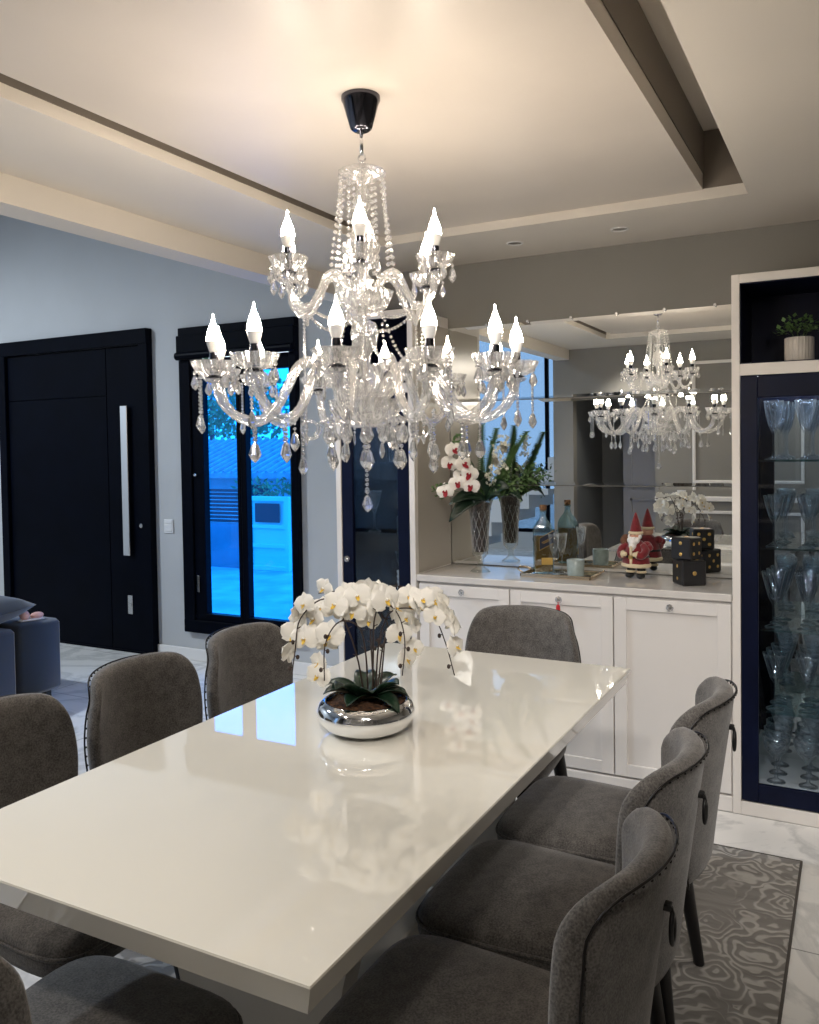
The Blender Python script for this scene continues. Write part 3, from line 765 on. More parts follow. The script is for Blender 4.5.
CR=Vector((cos(YAW),-sin(YAW),0)); CB=Vector((-sin(YAW),-cos(YAW),0))   # sideways / towards the viewer in the room
po=thing('potted_orchid','white orchids in a polished silver bowl at the centre of the dining table','plant',(-1.127,1.862,.7702))
b=MB(); b.lathe([(.055,0),(.085,.004),(.112,.020),(.126,.042),(.127,.055),(.120,.072),(.108,.083),(.104,.083),(.115,.070),(.120,.055),(.118,.044),(.002,.040)],64); b.build('silver_bowl','chrome',po,smooth=True)
b=MB()
def Sf(u,v):
    a=2*PI*u; r=.108*v; return (r*cos(a),r*sin(a),.070+.014*(1-v)+.004*sin(9*a+7*v)*v)
b.grid(Sf,40,10); b.build('soil','soil',po,smooth=True)
r_=random.Random(11)
for k in range(13):      # strap leaves
    a=2*PI*k/13+r_.uniform(-.2,.2); L_=r_.uniform(.095,.135); up=r_.uniform(.5,1.05)
    b=MB(); d=Vector((cos(a),sin(a),0)); sd=Vector((-sin(a),cos(a),0)); W_=r_.uniform(.050,.066)
    def P(u,v):
        w=W_*(sin(PI*(.1+.9*v)**.8)**.6 if v<1 else 0.02)
        return Vector((0,0,.078))+d*(L_*v*(1-.25*up*v)+.012)+Vector((0,0,1))*(L_*(up*v-.55*v*v))+sd*(u-.5)*w+Vector((0,0,1))*abs(u-.5)*w*.5
    b.grid(P,4,8); b.build('leaf','leaf_dark',po,smooth=True,solid=.0015)
def cr(px,py,dep=0):   # sizes read off in centimetre-ish steps: sideways, up, towards viewer
    return CR*((px-366.0)*.00256)+Vector((0,0,(1.5-(py-449.0)*.00256)-.7702))+CB*dep
def cc(x,y,dep=0): return cr(260+x*.293,560+y*.293,dep)
stems=[ [(355,470),(335,330),(290,190),(230,125),(150,190),(130,300),(118,378)],
        [(370,470),(365,300),(345,210),(285,190),(240,260),(235,380)],
        [(385,470),(392,300),(400,190),(430,130),(480,170),(500,260),(490,370)],
        [(395,470),(410,290),(450,190),(530,180),(600,210),(640,300),(668,408)],
        [(390,470),(380,300),(370,180),(350,120),(300,125),(190,140)],
        [(400,470),(420,320),(440,250),(400,180),(440,120),(520,125),(590,150)],
        [(410,470),(425,330),(430,260),(410,300),(405,315)]]
deps=[(0,.02,.04,.05,.05,.05,.05),(0,.04,.08,.1,.11,.11),(0,.03,.06,.08,.1,.1,.1),(0,.0,-.01,-.02,-.02,0,0),(0,-.03,-.06,-.08,-.09,-.1),(0,-.03,-.06,-.08,-.09,-.1,-.1),(0,-.02,-.03,-.02,-.02)]
for st,dp in zip(stems,deps):
    pts=spline([cc(x,y,d_) for (x,y),d_ in zip(st,dp)],6)
    b=MB(); b.tube(pts,[.0024-.0010*i/len(pts) for i in range(len(pts))],6)
    for bi,q in enumerate(pts[-9::3]):
        off=CR*(.008 if bi%2 else -.008)+Vector((0,0,-.004)); b.tube([q,q+off],.0012,5); b.ball(q+off,.0050,8,5,1.25)
    for bi,q in enumerate(pts[6:-9:4]):
        off=CR*(.010 if bi%2 else -.010)+Vector((0,0,.006)); b.tube([q,q+off],.0013,5)
    b.build('flower_stem','stem_brown',po,smooth=True)
fl=[(165,140),(215,115),(270,140),(250,190),(190,205),(130,215),(118,258),(105,305),(200,262),(232,272),(205,345),(370,118),(355,150),(325,175),(440,122),(470,150),(470,192),(515,130),(480,250),(525,240),(530,312),(505,345),(595,150),(635,195),(665,240),(672,300),(375,212),(295,165),(160,262),(345,112),(410,150),(545,150),(600,190),(420,118),(300,130),(140,180),(205,180),(250,240),(560,130),(630,160),(205,385),(500,215),(450,140),(660,210),(395,125),(520,180)]
f0=None
for k,(x,y) in enumerate(fl):
    p=cc(x,y,r_.uniform(-.09,.10)*(1 if 200<x<560 else .6)+.01)
    out_=Vector((p.x,p.y,0)); out_=out_.normalized() if out_.length>0 else CB
    nrm=CB*r_.uniform(.5,1.1)+out_*r_.uniform(.1,.7)+Vector((r_.uniform(-.4,.4),r_.uniform(-.4,.4),r_.uniform(-.15,.35)))
    if k%4==3: nrm=-CB*.7+out_+Vector((0,0,r_.uniform(0,.3)))
    if f0 is None: f0=orchid_flower('orchid_flower',po,R=.034); o=f0
    else: o=f0.copy(); COL.objects.link(o); o.parent=po
    o.matrix_local=aim(p,nrm,r_.uniform(-.5,.5))@Matrix.Scale(r_.uniform(.85,1.15),4)

# ------------------------------------------------------------------ chandelier
CX,CYY=-1.222,2.045
ch=thing('crystal_chandelier','two-tier crystal chandelier with lit candle bulbs hanging over the table','chandelier',(CX,CYY,ZI))
def Z(z): return z-ZI
b=MB(); b.lathe([(.054,Z(2.4735)),(.054,Z(2.462)),(.050,Z(2.455)),(.030,Z(2.385)),(.022,Z(2.379))],40); b.build('canopy','dark_chrome',ch,smooth=True,angle=50)
b=MB(); b.tube([(0,0,Z(2.38)),(0,0,Z(2.315))],.005,10); b.torus((0,0,Z(2.305)),.011,.003,16,6,'y'); b.torus((0,0,Z(2.288)),.010,.003,16,6,'x'); b.tube([(0,0,Z(2.28)),(0,0,Z(1.56))],.005,10); b.build('hanging_rod','chrome',ch,smooth=True)
def flute(n,amp): return lambda a,j:1+amp*abs(cos(n*a/2))
b=MB(); b.lathe([(.012,Z(2.285)),(.035,Z(2.279)),(.060,Z(2.268)),(.062,Z(2.258)),(.050,Z(2.250)),(.02,Z(2.240)),(.012,Z(2.225))],48,mod=flute(16,.10)); b.build('crown','crystal_cup',ch,smooth=True,angle=50)
prof=[(.012,2.225),(.020,2.205),(.026,2.185),(.018,2.165),(.010,2.155),(.016,2.135),(.030,2.105),(.036,2.075),(.028,2.045),(.014,2.02),(.012,1.985),(.028,1.965),(.012,1.945)]
MB().lathe([(r,Z(z)) for r,z in prof],32,mod=flute(8,.10)).build('upper_column','crystal_cup',ch,smooth=True,angle=60)
prof=[(.012,1.858),(.030,1.848),(.038,1.820),(.030,1.785),(.016,1.762),(.014,1.735),(.026,1.715),(.038,1.68),(.030,1.66),(.016,1.648)]
MB().lathe([(r,Z(z)) for r,z in prof],32,mod=flute(8,.10)).build('lower_column','crystal_cup',ch,smooth=True,angle=60)
def bowl(r,z0,z1,nm):
    h=z1-z0
    b=MB(); b.lathe([(.014,Z(z0)),(r*.45,Z(z0+h*.06)),(r*.8,Z(z0+h*.35)),(r*.98,Z(z0+h*.75)),(r*1.04,Z(z1)),(r*.98,Z(z1)),(r*.9,Z(z0+h*.75)),(r*.7,Z(z0+h*.4)),(.016,Z(z0+h*.25))],64,mod=lambda a,j:(1+.07*abs(cos(8*a)))if 0<j<8 else 1)
    return b.build(nm,'crystal_cup',ch,smooth=True,angle=60)
bowl(.075,1.868,1.935,'upper_bowl'); bowl(.098,1.555,1.635,'lower_bowl')
MB().lathe([(.028,Z(1.942)),(.034,Z(1.936)),(.034,Z(1.925)),(.02,Z(1.915))],24).build('arm_hub','chrome',ch,smooth=True,angle=40)
MB().lathe([(.036,Z(1.652)),(.044,Z(1.645)),(.044,Z(1.630)),(.02,Z(1.62))],24).build('arm_hub','chrome',ch,smooth=True,angle=40)
def bead(b,p,r): b.lathe([(r*.2,-r),(r,-r*.35),(r,r*.35),(r*.2,r)],7,p)
def strand_pts(p0,p1,sag=0,step=.0125):
    p0=Vector(p0);p1=Vector(p1); n=max(2,int(((p1-p0).length+sag*1.2)/step)); return [p0.lerp(p1,i/n)+Vector((0,0,-4*sag*(i/n)*(1-i/n))) for i in range(n+1)]
def strand(b,p0,p1,sag=0,r=.0048,step=.0118):
    for p in strand_pts(p0,p1,sag,step): bead(b,p,r)
def kite(b,top,h,w):
    """cut almond pendant hanging with its widest girdle low"""
    x,y,z=top; n=8
    prof=[(.0006,0),(w*.26,-h*.16),(w*.5,-h*.62),(w*.30,-h*.84),(.0006,-h)]
    o=len(b.v); b.lathe(prof,n,(0,0,0))
    for i in range(o,len(b.v)):
        v=b.v[i]; b.v[i]=(x+v[0],y+v[1]*.62,z+v[2])
def drop_mesh(h=.045,w=.026,beads=1,r=.0055):
    b=MB(); z=-.004
    for k in range(beads): bead(b,(0,0,z-r),r); z-=r*2.15
    kite(b,(0,0,z),h,w); return b
rope_mod=lambda tw:(lambda a,j:1.10-.26*abs(sin(3*a+j*tw*.5)))
cup_prof=[(.008,-.026),(.020,-.024),(.026,-.017),(.016,-.010),(.030,-.006),(.046,.004),(.055,.020),(.058,.030),(.054,.030),(.044,.010),(.028,.002),(.010,.001)]
def make_arm(path, rad, tz_, cupr, name, ndrops, longs):
    pts=spline([(r,0,Z(z)) for r,z in path],13)
    b=MB(); b.tube(pts,rad,24,mod=rope_mod(.36)); arm=b.build(name,'crystal_rope',ch,smooth=True)
    R,zt=path[-1]; zt=Z(zt)
    b=MB(); b.lathe([(r*cupr/.058,z+zt+.018) for r,z in cup_prof],84,c=(R,0,0),mod=lambda a,j:(1.06-.17*abs(sin(7*a))) if 4<=j<=9 else (1+.08*cos(10*a) if j in (1,2) else 1))
    cup=b.build('drip_cup','crystal_cup',arm,smooth=True,angle=22)
    b=MB(); b.lathe([(.020,zt+.002),(.022,zt+.006),(.012,zt+.012)],20,c=(R,0,0)); b.lathe([(.0105,zt+.018),(.0115,zt+.020),(.0115,zt+.070),(.0095,zt+.072)],18,c=(R,0,0)); b.build('candle_sleeve','dark_chrome',arm,smooth=True,angle=40)
    b=MB(); zz=zt+.070
    base=[(.0095,0),(.0125,.006),(.0175,.022),(.0185,.030)]
    glow=[(.0185,.030),(.0178,.042),(.0150,.055),(.0105,.067),(.0060,.078),(.0032,.088),(.0022,.097),(.0006,.101)]
    b.lathe([(r,z+zz) for r,z in base],20,c=(R,0,0),cap=(True,False)); b.mi=1
    b.lathe([(r,z+zz) for r,z in glow],20,c=(R,0,0),cap=(False,True)); b.build('candle_bulb',['white_plastic','bulb_glow'],arm,smooth=True)
    for k in range(ndrops):
        a=2*PI*(k+.5)/ndrops; dm=drop_mesh(.040,.024,1,.0055) if (k not in longs) else drop_mesh(.046,.024,longs[k],.0045)
        o=dm.build('crystal_drop','crystal_drop',arm); o.location=(R+cupr*.93*cos(a),cupr*.93*sin(a),zt+.030)
    return arm
lower_path=[(.040,1.640),(.070,1.655),(.105,1.700),(.150,1.738),(.190,1.728),(.222,1.675),(.255,1.615),(.305,1.578),(.360,1.588),(.400,1.626),(.420,1.683)]
upper_path=[(.028,1.925),(.045,1.950),(.078,1.980),(.110,1.972),(.137,1.920),(.166,1.880),(.196,1.888),(.217,1.917),(.224,1.963)]
aL=make_arm(lower_path,.0122,0,.058,'lower_arm',5,{0:12})
# dip drop on lower arm
o=drop_mesh(.056,.032,4,.0050).build('crystal_drop','crystal_drop',aL); o.location=(.318,0,Z(1.568))
aU=make_arm(upper_path,.0098,0,.050,'upper_arm',5,{})
b=MB(); strand(b,(0,0,0),(0,0,-.33),0,.0042,.0105); kite(b,(0,0,-.335),.035,.014); o=b.build('bead_strand','crystal_bead',aU); o.location=(.182,0,Z(1.878))
base_ang=YAW  # room angle pointing at the camera side
phi0=math.atan2(CB.y,CB.x)
LA=[math.radians(24+30*k) for k in range(12)]
for k,a in enumerate(LA):
    o=aL if k==0 else copy_tree(aL,ch); o.rotation_euler=(0,0,phi0+a)
UA=[math.radians(v) for v in (1,61,127,194,254,300)]
for k,a in enumerate(UA):
    o=aU if k==0 else copy_tree(aU,ch); o.rotation_euler=(0,0,phi0+a)
# strands from crown down to upper arms
for k in range(12):
    a=phi0+math.radians(-3+30*k); b=MB(); rr=.098 if k%2==0 else .070
    strand(b,(.060*cos(a),.060*sin(a),Z(2.255)),(rr*cos(a),rr*sin(a),Z(1.985 if k%2==0 else 1.975)),0,.0060,.0172); b.build('bead_strand','crystal_bead',ch)
for k in range(6):   # swags between upper arms
    a=phi0+UA[k]; a2=phi0+UA[(k+1)%6]; b=MB()
    strand(b,(.172*cos(a),.172*sin(a),Z(1.89)),(.172*cos(a2),.172*sin(a2),Z(1.89)),.045,.0048,.012); b.build('bead_swag','crystal_bead',ch)
    b=MB(); strand(b,(.06*cos(a),.06*sin(a),Z(1.87)),(.15*cos(a+.5),.15*sin(a+.5),Z(1.74)),.05,.0045,.012); b.build('bead_swag','crystal_bead',ch)
for k in range(12):  # pendants round the lower bowl
    a=phi0+math.radians(6+30*k); b=MB(); x,y=.108*cos(a),.108*sin(a)
    bead(b,(0,0,-.004),.006); kite(b,(0,0,-.010),.056,.034)
    if k%2==0: bead(b,(0,0,-.072),.006); kite(b,(0,0,-.078),.060,.036)
    o=b.build('bowl_pendant','crystal_drop',ch); o.location=(x,y,Z(1.612)+(-.035))
for k in range(8):   # outer hanging chains below the scrolls
    a=phi0+math.radians(22+45*k); b=MB(); L_=.045+.035*(k%3); strand(b,(0,0,0),(0,0,-L_),0,.0046,.0130); kite(b,(0,0,-L_-.006),.056,.034)
    o=b.build('bowl_pendant','crystal_drop',ch); o.location=(.205*cos(a),.205*sin(a),Z(1.60))
b=MB(); strand(b,(0,0,Z(1.555)),(0,0,Z(1.385)),0,.0055,.0125); b.build('centre_strand','crystal_bead',ch)
b=MB(); bead(b,(0,0,Z(1.378)),.007); kite(b,(0,0,Z(1.370)),.050,.036); b.build('centre_pendant','crystal_drop',ch)
for k in range(6):   # scrolls under the bowl
    a=phi0+math.radians(36+60*k); b=MB(); pts=[]
    for i in range(26):
        t=i/25*2.0*PI*1.25; rr=.030*(1-.35*i/25); pts.append((.155+rr*cos(t+2.6),0,Z(1.555)+rr*sin(t+2.6)))
    b.tube([(.09,0,Z(1.59))]+pts,.0042,8); b.xform(Matrix.Rotation(a,4,'Z')); b.build('scroll','crystal_rope',ch,smooth=True)

# ------------------------------------------------------------------ things on the buffet
ZT=.8895
# crystal vase
vx,vy=-1.635,3.80
vs_=thing('crystal_vase','tall cut-crystal footed vase with dark filling on the left of the counter','vase',(vx,vy,ZT))
b=MB(); b.lathe([(.048,0),(.047,.004),(.020,.022),(.012,.040),(.016,.060),(.030,.078),(.037,.085),(.036,.10),(.040,.20),(.050,.30),(.063,.350),(.060,.350),(.046,.30),(.036,.20),(.032,.10),(.004,.095)],48,mod=lambda a,j:(1+.05*cos(12*a)) if 5<j<11 else 1); b.build('glass_body','vase_glass',vs_,smooth=True,angle=50)
b=MB(); b.lathe([(.028,.098),(.0305,.12),(.034,.20),(.044,.30),(.050,.335),(.01,.345)],40); b.build('filling','filling',vs_,smooth=True)
b=MB()   # cut diamond ribs
for k in range(10):
    for sg in (-1,1):
        pts=[]
        for i in range(14):
            v=i/13; z=.10+.20*v; r=.0375+.0125*v*v+.002; a=2*PI*k/10+sg*v*1.4; pts.append((r*cos(a),r*sin(a),z))
        b.tube(pts,.0017,5)
b.build('cut_pattern','crystal_bead',vs_,smooth=True)
fa=thing('flower_arrangement','orchid and fern arrangement with burgundy-centred white blooms in the crystal vase','flowers',(vx,vy,ZT+.345))
r_=random.Random(5)
K=.00484
def vp(px,py,dep=0): return CR*((px-478)*K)+Vector((0,0,(500-py)*K))+CB*dep
# fern spikes
for (px,py,x0,dp,bend) in ((481,424,480,.02,0),(497,428,484,-.05,.01),(525,432,497,.03,.03),(515,445,490,0.04,.02)):
    b=MB(); p0=vp(x0,500,dp); p1=vp(px,py,dp); pts=spline([p0,p0.lerp(p1,.5)+CR*-bend,p1],20)
    b.tube(pts,.0016,5)
    for i,p in enumerate(pts):
        if i<3: continue
        l=.034*(1-.35*i/len(pts))
        for s_ in range(7):
            a=s_*2*PI/7+i*.45; d=(CR*cos(a)+CB*sin(a)); q=d*l+Vector((0,0,l*.30)); w_=Vector((0,0,1)).cross(d)*.0030+Vector((0,0,.0045))
            b.add([p-w_,p+w_,p+q],[(0,1,2)])
    b.build('fern_frond','leaf_green',fa)
# dark broad leaves
for (x0,y0,x1,y1,w_,dp) in ((480,498,446,520,.075,.07),(484,498,446,502,.06,.10),(486,498,506,486,.07,.10),(490,497,470,470,.05,.08),(480,498,460,494,.05,.08),(482,500,498,494,.055,.09),(486,496,478,478,.05,.09),(500,494,520,500,.045,.06),(480,500,470,480,.05,-.05)):
    b=MB(); p0=vp(x0,y0,dp*.4); p1=vp(x1,y1,dp); d=(p1-p0); sd=d.cross(CB+Vector((0,0,.6))).normalized()
    def P(u,v):
        w=w_*(sin(PI*(.08+.92*v)**.9)**.7 if v<1 else .02); return p0+d*v+sd*(u-.5)*w+Vector((0,0,1))*(.03*sin(PI*v)+abs(u-.5)*w*.3)
    b.grid(P,4,8); b.build('leaf','leaf_dark',fa,smooth=True,solid=.0015)
# white delphinium cluster
for (cx_,cy_,dp) in ((497,450,.03),(500,462,.05),(492,470,.06),(488,478,.07),(503,440,0)):
    b=MB()
    for k in range(26):
        p=vp(cx_+r_.uniform(-5,5),cy_+r_.uniform(-6,6),dp+r_.uniform(-.02,.02)); n_=Vector((r_.uniform(-1,1),r_.uniform(-1,1),r_.uniform(-.3,1))).normalized()
        t1=n_.orthogonal().normalized(); 
        for q in range(5):
            R_=Matrix.Rotation(q*2*PI/5,3,n_); d=R_@t1; e=n_.cross(d)
            b.add([p,p+d*.006+e*.003,p+d*.0105,p+d*.006-e*.003],[(0,1,2,3)])
    b.build('white_blossom','blossom_cream',fa)
# burgundy-centred orchids
f1=None
for (px,py,dp) in ((452,448,.07),(461,462,.08),(467,472,.09),(455,481,.09),(468,484,.10),(443,489,.08),(460,475,.03),(448,462,.02)):
    if f1 is None: f1=orchid_flower('orchid_flower',fa,'petal_burgundy',.043,lip=2.0); o=f1
    else: o=f1.copy(); COL.objects.link(o); o.parent=fa
    o.matrix_local=aim(vp(px,py,dp),CB+Vector((r_.uniform(-.3,.3),r_.uniform(-.3,.3),r_.uniform(-.1,.3))),r_.uniform(-.4,.4))
b=MB(); b.tube(spline([vp(478,500),vp(474,470,.04),vp(462,450,.05),vp(450,440,.06)],6),.002,5); b.tube(spline([vp(478,500),vp(468,488,.06),vp(452,480,.08),(vp(436,484,.07))],6),.002,5); b.build('flower_stem','stem_green',fa,smooth=True)
# loose foliage
for (cx_,cy_,sx_,sy_,n_k,mat,dp) in ((527,478,14,12,60,'leaf_green',.0),(508,484,14,14,80,'leaf_pale',.03),(438,488,7,9,26,'leaf_pale',.02),(495,480,12,10,60,'leaf_green',.04),(535,470,9,8,24,'leaf_green',-.02),(458,440,7,8,18,'leaf_green',-.02)):
    b=MB()
    for k in range(n_k):
        p=vp(cx_+r_.gauss(0,sx_/2),cy_+r_.gauss(0,sy_/2),dp+r_.uniform(-.04,.04)); d=Vector((r_.uniform(-1,1),r_.uniform(-1,1),r_.uniform(-.4,1))).normalized(); e=d.orthogonal().normalized(); l=r_.uniform(.016,.028)
        b.add([p,p+d*l*.5+e*l*.3,p+d*l,p+d*l*.5-e*l*.3],[(0,1,2,3)])
    b.tube([vp(488,500,dp*.3),vp((488+cx_)/2,(500+cy_)/2-3,dp*.7),vp(cx_,cy_,dp)],.0014,5)
    b.build('foliage',mat,fa)

# tray
TRX,TRY=-1.235,3.815
tr=thing('serving_tray','small mirrored serving tray with thin brass rim and loop handles on the counter','tray',(TRX,TRY,ZT))
b=MB(); b.box(-.165,.165,-.088,.088,.0005,.006,.002); b.build('tray_base','mirror_silver',tr)
b=MB()
for q in ((-.168,.168,-.092,-.084),(-.168,.168,.084,.092),(-.168,-.160,-.092,.092),(.160,.168,-.092,.092)): b.box(q[0],q[1],q[2],q[3],.0005,.016,.0025)
b.build('tray_rim','brass_tray',tr)
for sg in (-1,1):
    MB().tube(spline([(sg*.165,-.055,.014),(sg*.190,-.050,.026),(sg*.205,0,.032),(sg*.190,.050,.026),(sg*.165,.055,.014)],5),.004,8).build('tray_handle','brass_tray',tr,smooth=True)
TZ=ZT+.0065
# bottle
bt=thing('liquor_bottle','blue-green glass liquor bottle with slanted dark label and cork on the tray','bottle',(-1.318,3.815,TZ),math.radians(24))
def rrect(w,d,r,z,n=5):
    pts=[]
    for (sx,sy,a0) in ((1,1,0),(-1,1,90),(-1,-1,180),(1,-1,270)):
        for k in range(n+1):
            a=math.radians(a0+90*k/n); pts.append((sx*(w-r)+r*cos(a),sy*(d-r)+r*sin(a),z))
    return pts
def loft(b,rings):
    n=len(rings[0]); vs=[p for r in rings for p in r]; fs=[(j*n+i,j*n+(i+1)%n,(j+1)*n+(i+1)%n,(j+1)*n+i) for j in range(len(rings)-1) for i in range(n)]
    fs.append(tuple(range(n-1,-1,-1))); fs.append(tuple((len(rings)-1)*n+i for i in range(n))); b.add(vs,fs); return b
b=MB(); loft(b,[rrect(.040,.026,.010,0),rrect(.046,.031,.014,.006),rrect(.047,.032,.014,.10),rrect(.047,.032,.014,.205),rrect(.044,.031,.018,.220),rrect(.033,.028,.022,.238),rrect(.020,.020,.0195,.256),rrect(.0145,.0145,.0142,.272),rrect(.0145,.0145,.0142,.290),rrect(.017,.017,.0165,.292),rrect(.017,.017,.0165,.300)]); b.build('bottle_body','bottle_glass',bt,smooth=True,angle=50)
b=MB(); loft(b,[rrect(.042,.027,.010,.012),rrect(.0435,.0285,.012,.10),rrect(.0435,.0285,.012,.182)]); b.build('liquor','whisky',bt,smooth=True,angle=50)
b=MB(); b.lathe([(.0125,.294),(.0135,.301),(.0165,.303),(.0165,.320),(.0150,.324)],18); b.build('cork','cork',bt,smooth=True,angle=40)
b=MB(); b.add([(-.022,-.0335,.112),(.044,-.0335,.146),(.044,-.0335,.204),(-.022,-.0335,.170)],[(0,1,2,3)]); lb_=b.build('label','label_blue',bt,solid=.0012); lb_['label']='slanted dark blue label edged in gold'
b=MB()
for (p,q) in (((-.022,.112),(.044,.146)),((.044,.204),(-.022,.170)),((-.022,.112),(-.022,.170))): b.tube([(p[0],-.0352,p[1]),(q[0],-.0352,q[1])],.0009,4)
for (x0,x1,t_) in ((-.010,.036,.53),(-.004,.03,.40)): b.tube([(x0,-.0354,.112+(x0+.022)*.515+.058*t_),(x1,-.0354,.112+(x1+.022)*.515+.058*t_)],.0011,4)
b.build('label_edging','label_gold',bt)
MB().box(-.012,.040,-.0350,-.0330,.045,.078,.001).build('lower_label','label_gold',bt)
# tall thin glasses on the tray
fg=None
for k,(x,y) in enumerate(((-1.262,3.80),(-1.238,3.845))):
    if fg is None:
        fg=thing('champagne_glass','x','glass'); b=MB(); b.lathe([(.026,0),(.025,.002),(.006,.010),(.0035,.02),(.0035,.085),(.010,.10),(.018,.125),(.023,.16),(.026,.19),(.0245,.19),(.021,.16),(.016,.125),(.001,.098)],24); b.build('glass_body','goblet_glass',fg,smooth=True); cur=fg
    else: cur=copy_tree(fg)
    cur.location=(x,y,TZ); tag(cur,('clear stemmed glass on the tray right beside the bottle','clear stemmed glass on the tray nearer the mirror')[k],'glass','stemmed glasses on the tray')
ib=thing('frosted_tumbler','pale frosted glass tumbler at the right end of the brass tray','glass',(-1.155,3.79,TZ))
b=MB(); b.lathe([(.034,0),(.037,.004),(.040,.075),(.038,.077),(.035,.074),(.033,.008),(.002,.007)],40,mod=lambda a,j:(1+.02*cos(20*a)) if 1<=j<=2 else 1); b.build('glass_body','frost_glass',ib,smooth=True,angle=60)

# small christmas figurine
sx_,sy_=-.900,3.885
sa=thing('christmas_figurine','small red-coated christmas figurine with pointed hat, white beard and sack on the counter','figurine',(sx_,sy_,ZT),math.radians(-14))
b=MB(); b.lathe([(.030,.050),(.062,.056),(.064,.075),(.056,.105),(.048,.135),(.038,.160),(.024,.172),(.01,.176)],28,mod=lambda a,j:1+.03*cos(7*a)); 
o=b.build('coat','red_cloth',sa,smooth=True); o.scale=(1,.82,1)
b=MB(); b.torus((0,0,.060),.060,.010,32,8,'z'); o=b.build('coat_hem','cream_fur',sa,smooth=True); o.scale=(1,.82,1)
b=MB(); b.box(-.006,.006,-.056,-.046,.068,.150,.003); b.build('coat_trim','cream_fur',sa)
b=MB(); b.torus((0,0,.100),.0545,.006,32,8,'z'); o=b.build('belt','black_cloth',sa,smooth=True); o.scale=(1,.84,1)
MB().box(-.010,.010,-.058,-.050,.092,.108,.002).build('buckle','gold',sa)
for sg in (-1,1):
    b=MB(); b.tube(spline([(sg*.040,-.008,.150),(sg*.060,-.026,.130),(sg*.052,-.050,.108),(sg*.034,-.060,.112)],5),[.017]*16,10); arm_=b.build('sleeve','red_cloth',sa,smooth=True)
    b=MB(); b.torus((sg*.036,-.059,.112),.012,.006,14,6,'x'); b.build('cuff','cream_fur',arm_,smooth=True)
    b=MB(); b.ball((sg*.026,-.063,.114),.011,10,6,1,1.2,1); b.build('mitten','cream_fur',arm_,smooth=True)
    b=MB(); b.tube([(sg*.024,0,.055),(sg*.026,-.002,.022)],[.021,.018],12); b.build('trouser_leg','black_cloth',sa,smooth=True)
    b=MB(); b.torus((sg*.026,-.002,.030),.018,.006,16,6,'z'); b.build('boot_cuff','cream_fur',sa,smooth=True)
    b=MB(); b.ball((sg*.027,-.012,.013),.020,12,8,.65,.9,1.35); b.build('boot','black_cloth',sa,smooth=True)
b=MB(); b.ball((0,-.006,.192),.027,16,10,1.05); hd=b.build('head','skin_tone',sa,smooth=True)
b=MB(); b.ball((0,-.034,.190),.006,8,6); b.build('nose','skin_tone',hd,smooth=True)
b=MB(); 
for sg in (-1,1): b.ball((sg*.010,-.030,.199),.0025,6,4)
b.build('eyes','black_cloth',hd,smooth=True)
b=MB(); 
for (x,y,z,r) in ((0,-.030,.168,.022),(0,-.034,.150,.018),(-.016,-.026,.174,.014),(.016,-.026,.174,.014),(0,-.034,.136,.011),(-.010,-.036,.183,.007),(.010,-.036,.183,.007),(-.024,-.012,.19,.010),(.024,-.012,.19,.010)): b.ball((x,y,z),r,10,7,1.1)
b.build('beard','beard',hd,smooth=True)
b=MB(); b.lathe([(.029,.205),(.028,.215),(.022,.240),(.014,.268),(.006,.292),(.002,.300)],20,c=(0,-.002,0)); b.build('pointed_hat','red_cloth',hd,smooth=True)
b=MB(); b.torus((0,-.003,.207),.027,.007,20,8,'z'); b.build('hat_brim','cream_fur',hd,smooth=True)
b=MB(); b.ball((-.055,.012,.165),.028,12,8,1.1); b.ball((-.052,-.008,.150),.018,10,6); b.build('sack','sack_brown',sa,smooth=True)
b=MB(); b.ball((.050,.005,.150),.022,12,8,.9); b.ball((.068,-.004,.142),.016,10,6); b.build('gift_bundle','red_cloth',sa,smooth=True)

# dice
def die(x,y,z,s,rz,label,faces):
    t=thing('decorative_die',label,'die',(x,y,z),rz,'stacked black decorative dice')
    MB().box(-s/2,s/2,-s/2,s/2,0,s,.006).build('cube_body','dice_black',t,smooth=False)
    P={1:[(0,0)],2:[(0,.25),(0,-.25)],3:[(0,0),(.25,.25),(-.25,-.25)],4:[(.22,.22),(-.22,.22),(.22,-.22),(-.22,-.22)],5:[(0,0),(.25,.25),(-.25,.25),(.25,-.25),(-.25,-.25)],6:[(.22,.28),(.22,0),(.22,-.28),(-.22,.28),(-.22,0),(-.22,-.28)]}
    b=MB()
    for (ax,sg),n in faces.items():
        for (u,v) in P[n]:
            c=[0,0,s/2]; u*=s; v*=s
            if ax=='x': c=[sg*s/2,u,s/2+v]; sc=(.25,1,1)
            elif ax=='y': c=[u,sg*s/2,s/2+v]; sc=(1,.25,1)
            else: c=[u,v,s/2+sg*s/2]; sc=(1,1,.25)
            b.ball(tuple(c),.0078 if n>1 else .0095,12,8,sc[2],sc[0],sc[1])
    b.build('pips','gold',t,smooth=True)
    return t
die(-.652,3.795,ZT,.108,math.radians(34),'lower black die with a single gold pip in front, under another die',{('y',-1):1,('x',-1):2,('y',1):5,('x',1):5,('z',1):4})
die(-.664,3.800,ZT+.1085,.096,math.radians(-21),'upper black die resting on top of the larger black die',{('y',-1):2,('x',1):4,('y',1):5,('x',-1):3,('z',1):1})

# ------------------------------------------------------------------ ceiling spots
for x,y,lb in ((-1.407,3.72,'left of the two small recessed ceiling spots near the mirror wall'),(-.922,3.72,'right of the two small recessed ceiling spots near the mirror wall')):
    t=thing('ceiling_spot',lb,'ceiling light',(x,y,ZB),0,'recessed ceiling spots')
    MB().torus((0,0,-.001),.036,.004,24,8,'z').build('spot_ring','white_plastic',t,smooth=True)
    MB().lathe([(.033,-.0015),(.010,-.0005)],20).build('spot_lens','steel',t)

